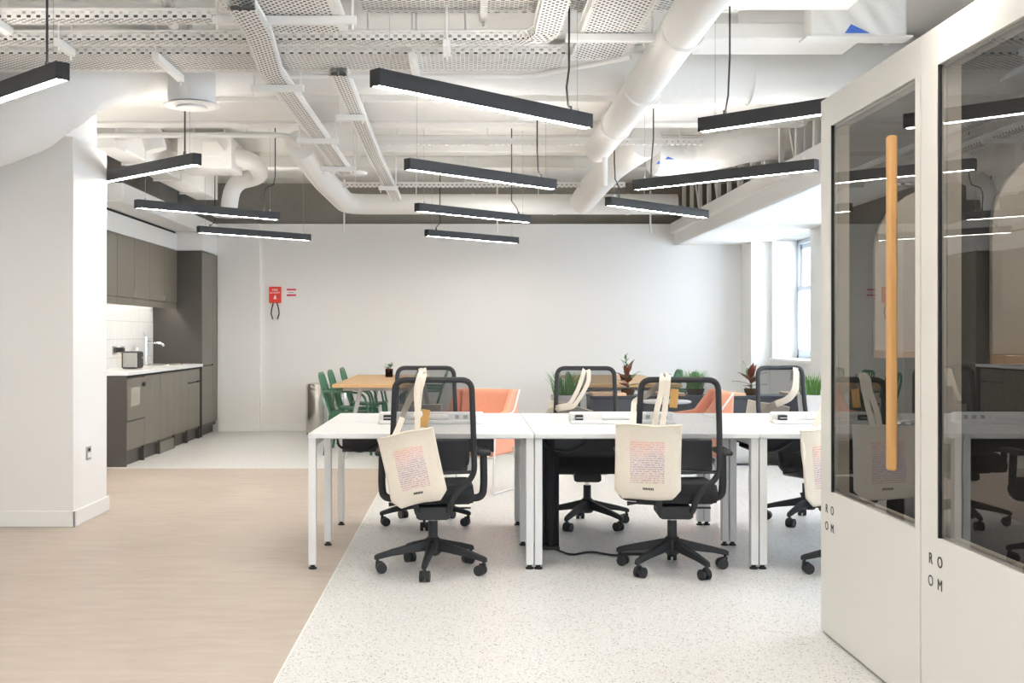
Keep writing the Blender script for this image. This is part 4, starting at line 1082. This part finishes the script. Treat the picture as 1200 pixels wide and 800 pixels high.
def make_green():
    t = thing('green_chair', '', 'chair', (0, 0, 0), 0, 'green plastic armchairs')
    MB().grid(lambda u, v: ((-.22 + .44 * u) * (1 - .1 * (1 - v)), -.2 + .42 * v, .44 - .02 * math.sin(v * PI)), 8, 8).build('seat', 'green', t, solid=.02, smooth=60)
    hoop = fillet([(-.20, -.20, .44), (-.24, -.27, .66), (-.20, -.32, .84), (.20, -.32, .84), (.24, -.27, .66), (.20, -.20, .44)], .10, 6)
    MB().sweep(hoop, .018, .012, n=8, up=(0, 1, 0)).build('back_rim', 'green', t, smooth=60)
    for x in (-.12, -.04, .04, .12):
        MB().sweep([(x * .8, -.20, .44), (x, -.275, .66), (x * 1.05, -.315, .835)], .017, .007, n=8, up=(0, 1, 0)).build('back_slat', 'green', t, smooth=60)
    for s in (-1, 1):
        MB().sweep(fillet([(s * .235, -.27, .66), (s * .27, -.05, .665), (s * .26, .16, .64), (s * .235, .2, .44)], .08), .022, .012, n=8).build('armrest', 'green', t, smooth=60)
        for y, yo in ((-.19, -.26), (.19, .23)):
            MB().sweep([(s * .19, y, .43), (s * .235, yo, .0)], [.022, .014], n=8).build('leg', 'green', t)
    return t
g0 = make_green()
GR = [(-1.20, 12.15, -90, 'green plastic chair at left side of the left oak table, nearest'),
      (-1.20, 12.95, -90, 'green plastic chair at left side of the left oak table, middle'),
      (-1.16, 13.85, -90, 'green plastic chair at left side of the left oak table, farthest'),
      (-.52, 12.3, 90, 'green plastic chair at right side of the left oak table, nearest'),
      (-.52, 13.2, 90, 'green plastic chair at right side of the left oak table, farther'),
      (1.42, 12.3, -90, 'green plastic chair at left side of the right oak table'),
      (2.12, 12.2, 90, 'green plastic chair at right side of the right oak table, nearest'),
      (2.12, 13.1, 90, 'green plastic chair at right side of the right oak table, farther')]
for i, (x, y, a, lab) in enumerate(GR):
    if i == 0: t = g0; t.location = (x, y, 0); t.rotation_euler = (0, 0, math.radians(a)); t['label'] = lab
    else: dup(g0, (x, y, 0), math.radians(a), lab)

# ---------------------------------------------------------------- lounge chairs
def make_lounge():
    t = thing('lounge_chair', '', 'armchair', (0, 0, 0), 0, 'peach lounge chairs')
    box('seat', 'pink', (-.27, .27, -.24, .30, .30, .44), t, bevel=.04, seg=4)
    b = MB().prism([(-.32, .40), (-.20, .36), (-.27, .80), (-.34, .81)], 'x', -.26, .26); b.build('backrest', 'pink', t, bevel=.03, seg=3)
    for s in (-1, 1):
        x0, x1 = (s * .27, s * .33)
        MB().prism([(-.33, .30), (.24, .30), (.20, .60), (-.10, .64), (-.24, .81), (-.35, .80)], 'x', min(x0, x1), max(x0, x1)).build('side_panel', 'pink', t, bevel=.02, seg=3)
        MB().sweep(fillet([(s * .34, -.34, .80), (s * .34, -.20, .62), (s * .34, .20, .60), (s * .34, .26, .012), (s * .34, -.34, .012), (s * .34, -.20, .35)], .05), .009, n=8).build('wire_frame', 'desk_leg', t, smooth=60)
    MB().cyl((-.34, .20, .29), (.34, .20, .29), .009, n=8).cyl((-.34, -.2, .29), (.34, -.2, .29), .009, n=8).build('crossbar', 'desk_leg', t)
    return t
l0 = make_lounge(); l0.location = (.06, 9.25, 0); l0.rotation_euler = (0, 0, math.radians(155)); l0.scale = (.82, .9, 1); l0['label'] = 'peach lounge chair with white wire frame behind the left desk'
dup(l0, (1.78, 9.2, 0), math.radians(88), 'peach lounge chair behind the right of the middle desk')
t = thing('side_table', 'small round white side table between the peach lounge chair and planter cabinet', 'side table', (1.78, 10.2, 0))
MB().lathe([(.20, .645), (.22, .65), (.22, .665), (.2, .67)], n=32).build('top', 'desk_top', t)
MB().cyl((0, 0, .012), (0, 0, .65), .018).build('stem', 'desk_leg', t)
MB().lathe([(.16, 0), (.16, .01), (.03, .016)], n=32).build('base', 'desk_leg', t)

# ---------------------------------------------------------------- planter cabinets and plants
def planter(x0, x1, label, boards):
    t = thing('planter_cabinet', label, 'planter cabinet', (x0, 11.0, 0), 0, 'charcoal planter cabinets')
    L = x1 - x0
    box('body', 'navy', (0, L, 0.01, .38, .22, .64), t, bevel=.004)
    box('top_rim', 'navy', (-.005, L + .005, -.005, .385, .64, .665), t, bevel=.003)
    n = max(1, round(L / .75))
    for k in range(n):
        box('door', 'navy', (L * k / n + .012, L * (k + 1) / n - .012, -.006, .012, .235, .63), t, bevel=.003)
    for x in [.02 + (L - .06) * k / n for k in range(n + 1)]:
        for y in (.01, .34): box('leg', 'navy', (x, x + .02, y, y + .02, 0, .22), t)
    box('base_rail', 'navy', (.02, L - .02, .01, .03, .0, .02), t)
    for (a, b) in boards: box('wooden_board', 'wood_x', (a - x0, b - x0, -.01, .38, .665, .69), t, bevel=.003)
planter(1.20, 2.40, 'charcoal planter cabinet with pale oak boards, behind the middle desk', [(1.22, 1.54), (1.85, 2.1)])
planter(2.42, 3.45, 'charcoal planter cabinet with pale oak boards, by the window wall', [(2.43, 2.68), (3.1, 3.25)])
leaf_cache = {}
def leaf_mesh(m):
    if m in leaf_cache: return leaf_cache[m]
    vs = []; fs = []; N = 6
    for i in range(N + 1):
        u = i / N; wv = .5 * math.sin(PI * u ** .8) * .80 + .01; z = -.25 * u * u
        vs += [(-wv * .5, u, z + .03), (0, u, z), (wv * .5, u, z + .03)]
    for i in range(N):
        for k in range(2): a = i * 3 + k; fs.append((a, a + 1, a + 4, a + 3))
    me = bpy.data.meshes.new('leaf'); me.from_pydata(vs, [], fs); me.materials.append(M[m])
    for p in me.polygons: p.use_smooth = True
    leaf_cache[m] = me; return me
def leafy(label, loc, hgt, L, mats, seed, pot='pot', stem_r=.006, nleaf=13, potm='soil'):
    t = thing('potted_plant', label, 'plant', loc, 0); r = random.Random(seed)
    MB().lathe([(.0, 0), (.055, .002), (.07, .06), (.06, .062)], n=18).build('pot', potm, t)
    MB().sweep([(0, 0, .04), (.005, 0, hgt * .5), (0, .005, hgt)], stem_r, n=6).build('stem', 'leaf_green', t)
    for i in range(nleaf):
        o = bpy.data.objects.new('leaf', leaf_mesh(mats[i % len(mats)])); COL.objects.link(o); o.parent = t
        k = i / (nleaf - 1)
        o.location = (0, 0, .06 + (hgt - .06) * k)
        o.rotation_euler = (math.radians(15 + 60 * k + r.uniform(-8, 8)), 0, i * 2.4 + r.uniform(-.3, .3))
        s = L * (1.0 - .25 * k) * r.uniform(.85, 1.1); o.scale = (s, s, s)
    return t
leafy('rubber plant with burgundy leaves on cabinet right of the middle chairs', (2.78, 11.2, .665), .19, .2, ['leaf_red', 'leaf_red', 'leaf_green'], 3)
leafy('rubber plant with burgundy leaves standing between the two middle chair backs', (1.58, 11.2, .665), .22, .19, ['leaf_red', 'leaf_red', 'leaf_green'], 5)
leafy('small plant with round green leaves standing above the burgundy plant', (1.76, 12.6, .75), .26, .08, ['leaf_green'], 9, nleaf=11)
def grass_plant(label, loc, w_, hgt, potdef, seed):
    t = thing('potted_grass', label, 'plant', loc, 0); r = random.Random(seed)
    m, r0, r1, ph = potdef
    MB().lathe([(.0, 0), (r0, .002), (r1, ph), (r1 - .01, ph), (r1 - .012, ph - .02)], n=24).build('pot', m, t)
    g = MB()
    for i in range(170):
        a = r.uniform(0, 2 * PI); q = r.uniform(0, r1 * .8); x, y = q * math.cos(a), q * math.sin(a)
        sp = w_ * r.uniform(.3, 1); hh = hgt * r.uniform(.6, 1); b = r.uniform(0, 2 * PI)
        dx, dy = .003 * math.cos(b), .003 * math.sin(b)
        ex, ey = x + sp * math.cos(a), y + sp * math.sin(a)
        mx, my = x + sp * .35 * math.cos(a), y + sp * .35 * math.sin(a)
        g.add([(x - dx, y - dy, ph - .02), (x + dx, y + dy, ph - .02), (mx + dx, my + dy, ph + hh * .6), (mx - dx, my - dy, ph + hh * .6), (ex, ey, ph + hh)], [(0, 1, 2, 3), (3, 2, 4)])
    g.build('blades', 'grass', t, kind='stuff', smooth=0)
grass_plant('bushy green grass plant on the cabinet behind middle front chair', (2.24, 11.2, .665), .12, .20, ('soil', .07, .09, .06), 11)
grass_plant('tall bushy grass plant seen through the far middle chair mesh', (.98, 11.3, 0), .14, .25, ('pot_grey', .11, .14, .66), 12)
grass_plant('green grass in a tall white tapered pot by the window', (3.20, 10.6, 0), .08, .22, ('pot_white', .08, .14, .70), 13)
t = thing('table_plant', 'small leafy plant in brown glass jar on the left oak table', 'plant', (-.89, 13.5, .75))
MB().lathe([(.0, 0), (.045, .002), (.047, .10), (.043, .10), (.042, .01)], n=20).build('jar', 'pot_glass', t)
MB().lathe([(.0, .008), (.040, .008), (.041, .065), (.0, .067)], n=16).build('soil', 'soil', t)
r = random.Random(4)
for i in range(12):
    o = bpy.data.objects.new('leaf', leaf_mesh('leaf_green')); COL.objects.link(o); o.parent = t
    o.location = (r.uniform(-.015, .015), r.uniform(-.015, .015), .09 + .05 * i / 12); o.rotation_euler = (math.radians(r.uniform(15, 60)), 0, i * 2.4); o.scale = (.07, .07, .07)
for i in range(4): MB().cyl((0, 0, .06), (.02 * math.cos(i * 1.6), .02 * math.sin(i * 1.6), .13), .003, n=5).build('stem', 'leaf_green', t)
t = thing('grey_pot', 'pale grey tapered pot standing behind the far middle chair', 'pot', (1.23, 10.3, 0))
MB().lathe([(.0, 0), (.05, .002), (.062, .56), (.056, .56), (.054, .5), (0, .49)], n=24).build('vessel', 'pot_grey', t)

# steel bins by the back wall
def bin_(x, y, label, r_):
    t = thing('steel_bin', label, 'bin', (x, y, 0), 0, 'stainless steel bins')
    MB().lathe([(r_ * .98, .02), (r_, .03), (r_, .56), (r_ * .99, .565)], n=36).build('drum', 'steel', t)
    MB().lathe([(r_ * 1.01, .565), (r_ * 1.01, .60), (r_ * .93, .635), (r_ * .7, .645)], n=36).build('lid', 'steel', t)
    MB().lathe([(r_ * .95, 0), (r_ * .95, .02)], n=24).build('base_ring', 'cap', t)
    return t
bin_(-1.84, 14.45, 'round stainless steel bin on the left of the pair by back wall', .155)
bin_(-1.60, 14.68, 'round stainless steel bin on the right of pair, behind green chairs', .13)
